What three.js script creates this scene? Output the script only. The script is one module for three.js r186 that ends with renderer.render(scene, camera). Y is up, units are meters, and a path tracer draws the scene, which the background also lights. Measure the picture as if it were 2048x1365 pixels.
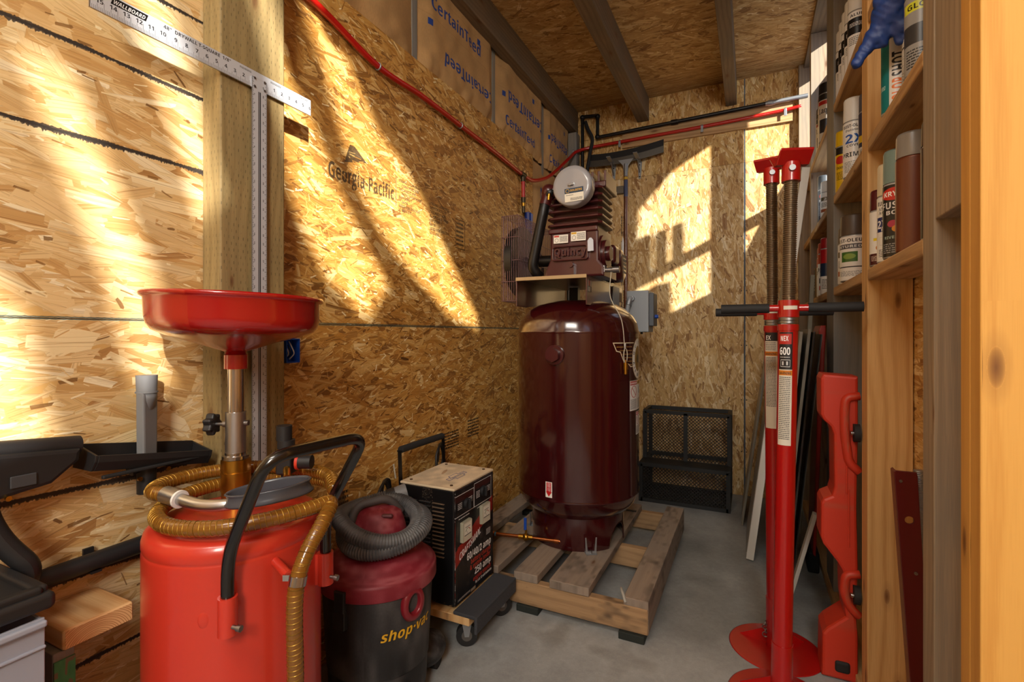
import * as THREE from 'three';
import { RoundedBoxGeometry } from 'three/addons/geometries/RoundedBoxGeometry.js';
import { TextGeometry } from 'three/addons/geometries/TextGeometry.js';
import { FontLoader } from 'three/addons/loaders/FontLoader.js';
import { mergeGeometries } from 'three/addons/utils/BufferGeometryUtils.js';
import { MarchingCubes } from 'three/addons/objects/MarchingCubes.js';
import { RectAreaLightUniformsLib } from 'three/addons/lights/RectAreaLightUniformsLib.js';

// ------------------------------------------------------------------ camera, sky, sun, exposure
RectAreaLightUniformsLib.init();
const scene = new THREE.Scene();
const YAW = 0.4485;                                   // the camera looks 25.7 degrees left of the store room's long axis (-z)
const FOCAL = 990;                                    // focal length in pixels of the 2048 x 1365 frame
const camera = new THREE.PerspectiveCamera(2 * Math.atan(682.5 / FOCAL) * 180 / Math.PI, 2048 / 1365, 0.05, 60);
camera.position.set(1.372, 1.185, 0);
camera.rotation.set(0, YAW, 0);
camera.setViewOffset(2048, 1365, 0, 14.5, 2048, 1365); // rising front: verticals stay upright, horizon a little above the middle
scene.add(camera);

const renderer = new THREE.WebGLRenderer({ antialias: true });
renderer.toneMapping = THREE.LinearToneMapping;
renderer.toneMappingExposure = 1.0;
renderer.shadowMap.enabled = true;
renderer.shadowMap.type = THREE.PCFSoftShadowMap;

scene.background = new THREE.Color().setRGB(0.75, 0.9, 1.15); // plain clear sky, enters only through the openings

const SUN = new THREE.Vector3(1, 0.5, 0.8).normalize();      // towards the sun: low, from the right and behind
const sun = new THREE.DirectionalLight(new THREE.Color().setRGB(1.0, 0.96, 0.88), 13);
sun.target.position.set(0.6, 1.2, -1.6);
sun.position.copy(SUN).multiplyScalar(8).add(sun.target.position);
sun.castShadow = true;
sun.shadow.radius = 2.8;
sun.shadow.mapSize.set(4096, 4096);
Object.assign(sun.shadow.camera, { left: -4.5, right: 4.5, top: 4.5, bottom: -4.5, near: 0.5, far: 20 });
scene.add(sun, sun.target);

// ------------------------------------------------------------------ helpers
function rngOf(seed) { let s = seed | 0; return () => { s = (s + 0x6d2b79f5) | 0; let t = Math.imul(s ^ (s >>> 15), 1 | s); t = (t + Math.imul(t ^ (t >>> 7), 61 | t)) ^ t; return ((t ^ (t >>> 14)) >>> 0) / 4294967296; }; }
const taken = new Map();
function numbered(name) { const n = taken.get(name) ?? 0; taken.set(name, n + 1); return n ? name + '_' + String(n).padStart(3, '0') : name; }
const V = (x, y, z) => new THREE.Vector3(x, y, z);
function lit(o) { o.traverse((m) => { if (m.isMesh) { m.castShadow = true; m.receiveShadow = true; } }); return o; }
function part(name, geo, mat, parent, label) {
  const g = Array.isArray(geo) ? merge(geo) : geo;
  const m = new THREE.Mesh(g, mat); m.name = name; m.castShadow = m.receiveShadow = true;
  if (label) m.userData.label = label;
  parent.add(m); return m;
}
function thing(name, label, category, pos = [0, 0, 0], turn = 0, group) {
  const o = new THREE.Group(); o.name = numbered(name); o.position.set(...pos); o.rotation.y = turn;
  o.userData = { label, category }; if (group) o.userData.group = group;
  scene.add(o); return o;
}
function one(name, geo, mat, label, category, group) {
  const m = part(numbered(name), geo, mat, scene); m.userData = { label, category }; if (group) m.userData.group = group; return m;
}
function setting(name, label) { const o = new THREE.Group(); o.name = name; o.userData = { kind: 'structure', label }; scene.add(o); return o; }
function merge(list) {
  return mergeGeometries(list.map((g) => { const h = g.index ? g.toNonIndexed() : g; for (const k of Object.keys(h.attributes)) if (!['position', 'normal', 'uv'].includes(k)) h.deleteAttribute(k); return h; }));
}
const bx = (w, h, d, x = 0, y = 0, z = 0) => new THREE.BoxGeometry(w, h, d).translate(x, y, z);
const rb = (w, h, d, x = 0, y = 0, z = 0, r = 0.004, s = 2) => new RoundedBoxGeometry(w, h, d, s, Math.min(r, w / 2.01, h / 2.01, d / 2.01)).translate(x, y, z);
const UP = V(0, 1, 0);
function rod(a, b, r, r2 = r, seg = 16) {              // solid round bar between two points
  const A = V(...a), B = V(...b), d = B.clone().sub(A), L = d.length();
  return new THREE.CylinderGeometry(r2, r, L, seg).applyQuaternion(new THREE.Quaternion().setFromUnitVectors(UP, d.normalize())).translate((A.x + B.x) / 2, (A.y + B.y) / 2, (A.z + B.z) / 2);
}
function bar(a, b, w, h, roll = 0) {                   // square bar between two points
  const A = V(...a), B = V(...b), d = B.clone().sub(A), L = d.length();
  const g = new THREE.BoxGeometry(w, L, h).rotateY(roll);
  return g.applyQuaternion(new THREE.Quaternion().setFromUnitVectors(UP, d.normalize())).translate((A.x + B.x) / 2, (A.y + B.y) / 2, (A.z + B.z) / 2);
}
const cylX = (r, h, x, y, z, seg = 28) => new THREE.CylinderGeometry(r, r, h, seg).rotateZ(Math.PI / 2).translate(x, y, z);
const cylY = (r, h, x, y, z, seg = 28) => new THREE.CylinderGeometry(r, r, h, seg).translate(x, y, z);
const cylZ = (r, h, x, y, z, seg = 28) => new THREE.CylinderGeometry(r, r, h, seg).rotateX(Math.PI / 2).translate(x, y, z);
const lathe = (pts, seg = 48) => new THREE.LatheGeometry(pts.map(([r, y]) => new THREE.Vector2(r, y)), seg);
function bent(points, R = 0.03, n = 6) {               // straight runs with rounded bends
  const P = points.map((p) => V(...p)), out = [P[0]];
  for (let i = 1; i < P.length - 1; i++) {
    const a = P[i - 1].clone().sub(P[i]), b = P[i + 1].clone().sub(P[i]), k = Math.min(R, a.length() * 0.48, b.length() * 0.48);
    const s = P[i].clone().addScaledVector(a.normalize(), k), e = P[i].clone().addScaledVector(b.normalize(), k);
    for (let j = 0; j <= n; j++) { const t = j / n; out.push(V(0, 0, 0).addScaledVector(s, (1 - t) ** 2).addScaledVector(P[i], 2 * t * (1 - t)).addScaledVector(e, t * t)); }
  }
  out.push(P[P.length - 1]);
  const path = new THREE.CurvePath();
  for (let i = 0; i + 1 < out.length; i++) if (out[i].distanceTo(out[i + 1]) > 1e-5) path.add(new THREE.LineCurve3(out[i], out[i + 1]));
  return out.filter((p, i) => !i || p.distanceTo(out[i - 1]) > 1e-5);
}
function sweepPts(P, radial, rFn) {                    // round sweep along a list of points with parallel-transported frames and end caps
  const n = P.length, pos = [], uv = [], idx = [];
  let T = P[1].clone().sub(P[0]).normalize(), N = Math.abs(T.y) < 0.9 ? UP.clone() : V(1, 0, 0);
  N.sub(T.clone().multiplyScalar(N.dot(T))).normalize();
  let len = 0;
  for (let i = 0; i < n; i++) {
    const t = (i < n - 1 ? P[i + 1].clone().sub(P[i]).normalize() : T.clone());
    if (i > 0 && i < n - 1) t.add(P[i].clone().sub(P[i - 1]).normalize()).normalize();
    const q = new THREE.Quaternion().setFromUnitVectors(T, t); N.applyQuaternion(q); T = t;
    const B = T.clone().cross(N);
    if (i) len += P[i].distanceTo(P[i - 1]);
    const r = rFn(len, i / (n - 1));
    for (let j = 0; j <= radial; j++) { const a = j / radial * 2 * Math.PI, c = Math.cos(a) * r, s = Math.sin(a) * r; pos.push(P[i].x + N.x * c + B.x * s, P[i].y + N.y * c + B.y * s, P[i].z + N.z * c + B.z * s); uv.push(len, j / radial); }
  }
  const W = radial + 1;
  for (let i = 0; i < n - 1; i++) for (let j = 0; j < radial; j++) { const a = i * W + j, b = a + W; idx.push(a, a + 1, b, b, a + 1, b + 1); }
  for (const [i, flip] of [[0, false], [n - 1, true]]) { const c = pos.length / 3; pos.push(P[i].x, P[i].y, P[i].z); uv.push(0, 0); for (let j = 0; j < radial; j++) { const a = i * W + j; flip ? idx.push(c, a, a + 1) : idx.push(c, a + 1, a); } }
  const g = new THREE.BufferGeometry(); g.setAttribute('position', new THREE.Float32BufferAttribute(pos, 3)); g.setAttribute('uv', new THREE.Float32BufferAttribute(uv, 2)); g.setIndex(idx); g.computeVertexNormals(); return g;
}
const pipe = (points, r, R = 0.03, radial = 14) => sweepPts(bent(points, R), radial, () => r);
function smooth(points, n) { return new THREE.CatmullRomCurve3(points.map((p) => V(...p)), false, 'centripetal').getSpacedPoints(n); }
const cable = (points, r, n = 60, radial = 10) => sweepPts(smooth(points, n), radial, () => r);
function ribbed(points, r, depth, pitch, n, radial = 14) { return sweepPts(smooth(points, n), radial, (len) => r - depth * (0.5 + 0.5 * Math.cos(len / pitch * 2 * Math.PI))); }
function plate(outline, depth, bevel = 0, holes = []) { // outline in x,y extruded along z, from z = 0 to depth
  const s = new THREE.Shape(outline.map(([x, y]) => new THREE.Vector2(x, y)));
  for (const h of holes) s.holes.push(new THREE.Path(h.map(([x, y]) => new THREE.Vector2(x, y))));
  return new THREE.ExtrudeGeometry(s, { depth: depth - 2 * bevel, bevelEnabled: bevel > 0, bevelSize: bevel, bevelThickness: bevel, bevelSegments: 2, bevelOffset: -bevel, curveSegments: 12 }).translate(0, 0, bevel);
}
const ring2 = (r, n, cx = 0, cy = 0) => Array.from({ length: n }, (_, i) => [cx + r * Math.cos(i / n * 2 * Math.PI), cy + r * Math.sin(i / n * 2 * Math.PI)]);
// curved sheet on a cylinder about y: a0..a1 are atan2(x, z) angles in radians, u runs left to right seen from outside
function curved(R, a0, a1, y0, y1, n = 16) {
  const pos = [], uv = [], idx = [], nor = [];
  for (let i = 0; i <= n; i++) { const a = a0 + (a1 - a0) * i / n; for (const k of [0, 1]) { pos.push(R * Math.sin(a), k ? y1 : y0, R * Math.cos(a)); nor.push(Math.sin(a), 0, Math.cos(a)); uv.push(i / n, k); } }
  for (let i = 0; i < n; i++) { const a = i * 2; idx.push(a, a + 2, a + 1, a + 1, a + 2, a + 3); }
  const g = new THREE.BufferGeometry(); g.setAttribute('position', new THREE.Float32BufferAttribute(pos, 3)); g.setAttribute('normal', new THREE.Float32BufferAttribute(nor, 3)); g.setAttribute('uv', new THREE.Float32BufferAttribute(uv, 2)); g.setIndex(idx); return g;
}
const rad = (d) => d * Math.PI / 180;

// ------------------------------------------------------------------ textures
function canvasOf(w, h, draw, { srgb = true, repeat = false } = {}) {
  const c = document.createElement('canvas'); c.width = w; c.height = h; const g = c.getContext('2d'); draw(g, w, h);
  const t = new THREE.CanvasTexture(c); if (srgb) t.colorSpace = THREE.SRGBColorSpace; t.magFilter = THREE.LinearFilter;
  t.wrapS = t.wrapT = repeat ? THREE.RepeatWrapping : THREE.ClampToEdgeWrapping; t.canvas2 = c; return t;
}
function plainCopy(t) { const b = new THREE.CanvasTexture(t.canvas2); b.magFilter = THREE.LinearFilter; b.wrapS = t.wrapS; b.wrapT = t.wrapT; return b; }
// strand board: thousands of long flat wood flakes lying roughly along one direction
function strandBoard(wm, hm, ppm, seed, { base = '#c79a56', tones, dir = 0, spread = 0.5, big = 1, count = 1, sliver = 1, fleck = 1, marks } = {}) {
  const W = Math.round(wm * ppm), H = Math.round(hm * ppm), rnd = rngOf(seed), gauss = () => (rnd() + rnd() + rnd() - 1.5) / 1.5;
  const t = canvasOf(W, H, (g) => {
    g.fillStyle = base; g.fillRect(0, 0, W, H);
    const flake = (L, B, tone, alpha, grain) => {
      const x = rnd() * W, y = rnd() * H, a = dir + gauss() * spread * (rnd() < 0.15 ? 2.6 : 1);
      g.save(); g.translate(x, y); g.rotate(a); g.globalAlpha = alpha;
      const l = L / 2, b = B / 2, j = () => (rnd() - 0.5) * B * 0.55;
      g.beginPath(); g.moveTo(-l, -b + j()); g.lineTo(-l * 0.3, -b + j() * 0.5); g.lineTo(l * 0.4, -b + j() * 0.5); g.lineTo(l + j(), -b + Math.abs(j())); g.lineTo(l + j() * 1.5, b * 0.2); g.lineTo(l * 0.8, b + j() * 0.4); g.lineTo(-l * 0.2, b + j() * 0.5); g.lineTo(-l + j(), b - Math.abs(j())); g.closePath();
      if (grain && rnd() < 0.55) { g.save(); g.translate(1.2 * (1 + rnd()), 1.6 * (1 + rnd())); g.fillStyle = 'rgba(74,44,16,0.34)'; g.fill(); g.restore(); }  // offset dark copy paints a drop shadow under the flake
      g.fillStyle = tone; g.fill();
      if (grain) { g.clip(); for (let k = 0, n = Math.min(9, B / 4); k < n; k++) { const yy = (rnd() - 0.5) * B; g.strokeStyle = rnd() < 0.6 ? 'rgba(104,62,22,0.20)' : 'rgba(255,236,190,0.22)'; g.lineWidth = 0.6 + rnd() * 1.6; g.beginPath(); g.moveTo(-l, yy); g.bezierCurveTo(-l / 3, yy + j() * 0.3, l / 3, yy + j() * 0.3, l, yy + j() * 0.4); g.stroke(); } }
      g.restore();
    };
    const pick = () => { let r = rnd(); for (const [c, w] of tones) { if ((r -= w) < 0) return c; } return tones[0][0]; };
    const n = Math.round(wm * hm * 2300 * count);
    for (let i = 0; i < n; i++) flake((0.05 + rnd() * rnd() * 0.16) * ppm * big, (0.006 + rnd() * rnd() * 0.042) * ppm * big, pick(), 0.72 + rnd() * 0.28, true);
    for (let i = 0; i < n * 0.55 * sliver; i++) flake((0.012 + rnd() * 0.04) * ppm, (0.0012 + rnd() * 0.004) * ppm, pick(), 0.9, false);
    for (let i = 0; i < n * 0.035 * fleck; i++) flake((0.01 + rnd() * 0.035) * ppm, (0.002 + rnd() * 0.007) * ppm, ['#5a3716', '#6d4720', '#7d5426'][(rnd() * 3) | 0], 0.7, false);
    for (let i = 0; i < n * 0.05 * sliver; i++) flake((0.008 + rnd() * 0.03) * ppm, (0.0015 + rnd() * 0.005) * ppm, '#f6e4b8', 0.9, false);
    g.globalAlpha = 1; if (marks) marks(g, W, H, ppm, rnd);
  });
  return { map: t, bump: plainCopy(t) };
}
const osbMat = (t, rough = 0.62, bump = 0.0022) => new THREE.MeshStandardMaterial({ map: t.map, bumpMap: t.bump, bumpScale: bump, roughness: rough });

// smooth value noise
function noiseOf(seed) {
  const r = rngOf(seed), T = new Float32Array(65536); for (let i = 0; i < 65536; i++) T[i] = r();
  const f = (x, y, px, py) => T[((((x % px) + px) % px) & 255) * 256 + ((((y % py) + py) % py) & 255)];
  return (x, y, px = 256, py = 256) => { const X = Math.floor(x), Y = Math.floor(y), a = x - X, b = y - Y, u = a * a * (3 - 2 * a), v = b * b * (3 - 2 * b); return (f(X, Y, px, py) * (1 - u) + f(X + 1, Y, px, py) * u) * (1 - v) + (f(X, Y + 1, px, py) * (1 - u) + f(X + 1, Y + 1, px, py) * u) * v; };
}
function pixelsOf(w, h, fn) { return canvasOf(w, h, (g) => { const im = g.createImageData(w, h), d = im.data; for (let y = 0, i = 0; y < h; y++) for (let x = 0; x < w; x++, i += 4) { const c = fn(x, y); d[i] = c[0]; d[i + 1] = c[1]; d[i + 2] = c[2]; d[i + 3] = 255; } g.putImageData(im, 0, 0); }, { repeat: true }); }
const mix3 = (a, b, t) => [a[0] + (b[0] - a[0]) * t, a[1] + (b[1] - a[1]) * t, a[2] + (b[2] - a[2]) * t];
// sawn wood, grain along v; the tile is 0.3 m across and 1.2 m long
function sawnWood(seed, { light, dark, grey, greyAmount = 0, rings = 14, contrast = 1, knots = 3, dirt = 0, pits = false }) {
  const W = 384, H = 1024, N = noiseOf(seed), M = noiseOf(seed + 7), r = rngOf(seed + 3);
  const K = Array.from({ length: knots }, () => [r() * W, r() * H, 7 + r() * 10]);
  const t = pixelsOf(W, H, (x, y) => {
    let bend = 0, kn = 0;
    for (const [kx, ky, kr] of K) { const dx = x - kx, dy = (y - ky) * 0.5, q = Math.hypot(dx, dy); bend += Math.sign(dx || 1) * kr * 0.8 * Math.exp(-(q * q) / (kr * kr * 9)); if (q < kr) kn = Math.max(kn, (1 - q / kr) ** 0.5); else if (q < kr * 2) kn = Math.max(kn, 0.2 * (2 - q / kr)); }
    const w = x + bend + 26 * N(x / 128, y / 256, 3, 4), g = (N(w / W * rings * 2, y / 512, rings * 2, 2)), line = Math.pow(0.5 + 0.5 * Math.sin((w / W) * rings * 2 * Math.PI + 3 * N(x / 96, y / 256, 4, 4)), 2.2);
    const fib = N(x / 1.5, y / 40, 256, 26) - 0.5, blot = M(x / 64, y / 128, 6, 8);
    let c = mix3(light, dark, Math.min(1, Math.max(0, contrast * (0.55 * line + 0.35 * g - 0.1) + fib * 0.35)));
    if (grey) c = mix3(c, grey, Math.min(1, Math.max(0, greyAmount + (blot - 0.5) * 0.7 + fib * 0.3)));
    if (dirt) { const q = M(x / 22, y / 30, 17, 34) * M(x / 90, y / 90, 4, 11); c = mix3(c, [52, 42, 34], Math.min(0.75, Math.max(0, (q - 0.25) * 2.4 * dirt))); }
    if (kn) c = mix3(c, [88, 50, 22], kn * 0.75);
    if (pits && (y % 15) < 7 && (((x + ((y / 15) | 0) * 9) % 18) < 2) && fib > -0.1) c = mix3(c, [60, 50, 28], 0.35 + 0.4 * blot);
    return c;
  });
  return { map: t, bump: plainCopy(t) };
}
const woodMat = (t, rough = 0.7, bump = 0.0012) => new THREE.MeshStandardMaterial({ map: t.map, bumpMap: t.bump, bumpScale: bump, roughness: rough });
// a sawn timber: box with eased edges and uv in metres, grain along the given axis
let woodSeed = rngOf(99);
function timber(w, h, d, x, y, z, axis = 'y', ease = 0.003) {
  const g = (ease ? new RoundedBoxGeometry(w, h, d, 1, Math.min(ease, w / 3, h / 3, d / 3)) : new THREE.BoxGeometry(w, h, d)), p = g.attributes.position, n = g.attributes.normal, uv = g.attributes.uv, o1 = woodSeed(), o2 = woodSeed();
  for (let i = 0; i < p.count; i++) {
    const q = { x: p.getX(i), y: p.getY(i), z: p.getZ(i) }, m = { x: Math.abs(n.getX(i)), y: Math.abs(n.getY(i)), z: Math.abs(n.getZ(i)) };
    const face = m.x >= m.y && m.x >= m.z ? 'x' : m.y >= m.z ? 'y' : 'z', rest = ['x', 'y', 'z'].filter((k) => k !== axis && k !== face);
    const along = face === axis ? q[rest[1] ?? rest[0]] * 0.3 : q[axis];
    uv.setXY(i, q[rest[0]] / 0.3 + o1, along / 1.2 + o2);
  }
  return g.translate(x, y, z);
}
const std = (color, roughness = 0.6, metalness = 0, extra = {}) => new THREE.MeshStandardMaterial({ color, roughness, metalness, ...extra });
const glossy = (color, roughness = 0.25, clear = 0.8) => new THREE.MeshPhysicalMaterial({ color, roughness, clearcoat: clear, clearcoatRoughness: 0.12 });
const printed = (w, h, draw, rough = 0.5) => new THREE.MeshStandardMaterial({ map: canvasOf(w, h, draw), roughness: rough });
function greeked(g, x, y, w, h, rows, color = '#222', seed = 5) { // rows of unreadably small print
  const r = rngOf(seed); g.fillStyle = color;
  for (let k = 0; k < rows; k++) { let cx = x; const yy = y + h * (k + 0.2) / rows, hh = h / rows * 0.5; while (cx < x + w) { const ww = Math.min(w * (0.04 + r() * 0.12), x + w - cx); g.fillRect(cx, yy, ww, hh); cx += ww + w * 0.025; } }
}
function text(g, s, x, y, px, { color = '#000', font = 'sans-serif', weight = 'bold', align = 'left', width } = {}) { g.fillStyle = color; g.font = `${weight} ${px}px ${font}`; g.textAlign = align; g.textBaseline = 'alphabetic'; g.fillText(s, x, y, width); }
const font = await new FontLoader().loadAsync('fonts/droid/droid_sans_bold.typeface.json');

// ------------------------------------------------------------------ materials shared by several things
const WOOD = {
  pine: woodMat(sawnWood(11, { light: [222, 180, 118], dark: [186, 134, 74], rings: 9, contrast: 0.8, knots: 3 })),
  honey: woodMat(sawnWood(14, { light: [222, 168, 84], dark: [200, 140, 60], rings: 6, contrast: 0.7, knots: 2 })),
  shelf: woodMat(sawnWood(12, { light: [204, 164, 112], dark: [158, 116, 70], rings: 8, contrast: 0.9, knots: 3, grey: [150, 126, 98], greyAmount: 0.1 })),
  grey: woodMat(sawnWood(21, { light: [186, 160, 126], dark: [120, 98, 74], rings: 13, contrast: 0.7, knots: 2, grey: [142, 132, 118], greyAmount: 0.55 })),
  blue: woodMat(sawnWood(22, { light: [160, 146, 124], dark: [104, 94, 80], rings: 10, contrast: 0.6, knots: 1, grey: [124, 124, 122], greyAmount: 0.7 })),
  treated: woodMat(sawnWood(31, { light: [162, 138, 90], dark: [118, 96, 56], rings: 11, contrast: 0.7, knots: 2, grey: [130, 114, 76], greyAmount: 0.35, pits: true })),
  joist: woodMat(sawnWood(41, { light: [128, 104, 76], dark: [84, 66, 46], rings: 12, contrast: 0.7, knots: 3, grey: [96, 86, 72], greyAmount: 0.4 })),
  pallet: woodMat(sawnWood(51, { light: [156, 136, 116], dark: [116, 96, 80], rings: 9, contrast: 0.5, knots: 1, grey: [138, 124, 112], greyAmount: 0.6, dirt: 0.35 }), 0.85),
  palletRaw: woodMat(sawnWood(52, { light: [170, 136, 98], dark: [126, 96, 66], rings: 8, contrast: 0.6, knots: 1, dirt: 0.6 }), 0.8),
  fir: woodMat(sawnWood(61, { light: [226, 186, 132], dark: [196, 140, 84], rings: 7, contrast: 1, knots: 1 }), 0.6),
};
const M = {
  red: glossy(0xc53423, 0.36, 0.5), redFunnel: glossy(0x9c1210, 0.22, 0.8), redDeep: glossy(0xb01410, 0.28, 0.7), redJack: glossy(0xa80d0c, 0.32, 0.6), maroon: glossy(0x380b0e, 0.18, 1.0), maroonCast: glossy(0x471416, 0.34, 0.5),
  black: std(0x0c0c0d, 0.42), blackGloss: glossy(0x0a0a0b, 0.25, 0.6), rubber: std(0x1b1b1c, 0.75), plasticBlack: std(0x1d1d1f, 0.5), plasticGrey: std(0x77797c, 0.5), darkGrey: std(0x3c3d40, 0.6),
  chrome: std(0xc9c9cc, 0.2, 1), steel: std(0x9a9a9c, 0.38, 1), alu: std(0xc4c6ca, 0.34, 1), galv: std(0x9ea2a6, 0.5, 0.8), brass: std(0xb98a34, 0.33, 1), copper: std(0xa8643a, 0.35, 1), screw: std(0x4d4334, 0.45, 0.9),
  blue: std(0x1747a6, 0.5), white: std(0xe6e6e4, 0.5), wire: std(0xb9b2a0, 0.5), boxGrey: std(0x9aa0a6, 0.45),
};

// ------------------------------------------------------------------ the setting
const concrete = (() => {
  const N = noiseOf(71), Q = noiseOf(72), t = pixelsOf(1024, 1024, (x, y) => {
    const a = N(x / 170, y / 170, 6, 6), b = N(x / 40 + 9, y / 40, 25, 25), c = Q(x / 7, y / 7, 146, 146), d = Q(x / 1.6, y / 1.6), e = N(x / 300 + 2, y / 70, 3, 14);
    let v = 0.8 + 0.22 * (a - 0.5) + 0.1 * (b - 0.5) + 0.05 * (c - 0.5) + 0.05 * (d - 0.5) + 0.06 * (e - 0.5);
    const stain = Math.max(0, b * a - 0.5) * 1.2; v -= stain * 0.4;
    return [184 * v, 187 * v - stain * 6, 187 * v - stain * 14];
  });
  t.repeat.set(1 / 2.2, 1 / 2.2); return t;
})();
const floor = setting('floor', 'smooth grey concrete slab with faint stains');
{
  const g = bx(2.6, 0.1, 7.2, 1.05, -0.05, -0.8), p = g.attributes.position, uv = g.attributes.uv;
  for (let i = 0; i < p.count; i++) uv.setXY(i, p.getX(i), p.getZ(i));
  part('slab', g, new THREE.MeshStandardMaterial({ map: concrete, roughness: 0.55 }), floor);
}

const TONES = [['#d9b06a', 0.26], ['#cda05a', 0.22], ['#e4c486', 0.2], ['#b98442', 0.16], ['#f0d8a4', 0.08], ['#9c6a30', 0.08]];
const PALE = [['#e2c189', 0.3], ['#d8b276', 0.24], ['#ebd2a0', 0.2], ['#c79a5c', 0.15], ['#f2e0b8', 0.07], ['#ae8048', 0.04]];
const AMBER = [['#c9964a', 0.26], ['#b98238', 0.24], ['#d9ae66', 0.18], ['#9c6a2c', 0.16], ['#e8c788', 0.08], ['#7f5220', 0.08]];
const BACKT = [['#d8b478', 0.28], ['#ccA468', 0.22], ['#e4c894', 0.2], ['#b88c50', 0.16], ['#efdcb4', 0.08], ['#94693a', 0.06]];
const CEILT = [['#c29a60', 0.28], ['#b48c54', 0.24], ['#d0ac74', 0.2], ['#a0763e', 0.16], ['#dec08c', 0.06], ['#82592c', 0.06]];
// dark routed lines that a nail gauge burnt into the boards left of the post: ragged charcoal stripes
const stripe = (ys, z0, z1) => (g, W, H, ppm, rnd) => {
  for (const [y, wd] of ys) for (let k = 0; k < 3; k++) {
    g.fillStyle = ['rgba(58,50,42,0.85)', 'rgba(66,56,48,0.7)', 'rgba(36,31,28,0.6)'][k]; g.beginPath();
    const top = [], bot = []; for (let x = -4; x <= W + 4; x += 3) { const wv = 0.75 + 0.4 * Math.sin(x * 0.031 + y * 40) * Math.sin(x * 0.013 + k), s = wd * ppm * (0.6 - k * 0.12) * (0.6 + rnd() * 0.6) * 0.5 * wv, dr = Math.sin(x * 0.011 + y * 9) * 2.5; top.push([x, H - y * ppm - s - rnd() * 2 + dr]); bot.push([x, H - y * ppm + s + rnd() * rnd() * 9 + dr]); }
    [...top, ...bot.reverse()].forEach(([x, yy], i) => (i ? g.lineTo(x, yy) : g.moveTo(x, yy))); g.fill();
  }
};
const chalk = (g, W, H, top) => { g.strokeStyle = 'rgba(28,74,92,0.75)'; g.lineWidth = 2.2; g.beginPath(); const y = top ? 2 : H - 2; for (let x = 0; x <= W; x += 6) g.lineTo(x, y + Math.sin(x * 0.7) * 0.5); g.stroke(); };
const wallLeft = setting('wall_left', 'left wall of oriented strand board sheets');
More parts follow.
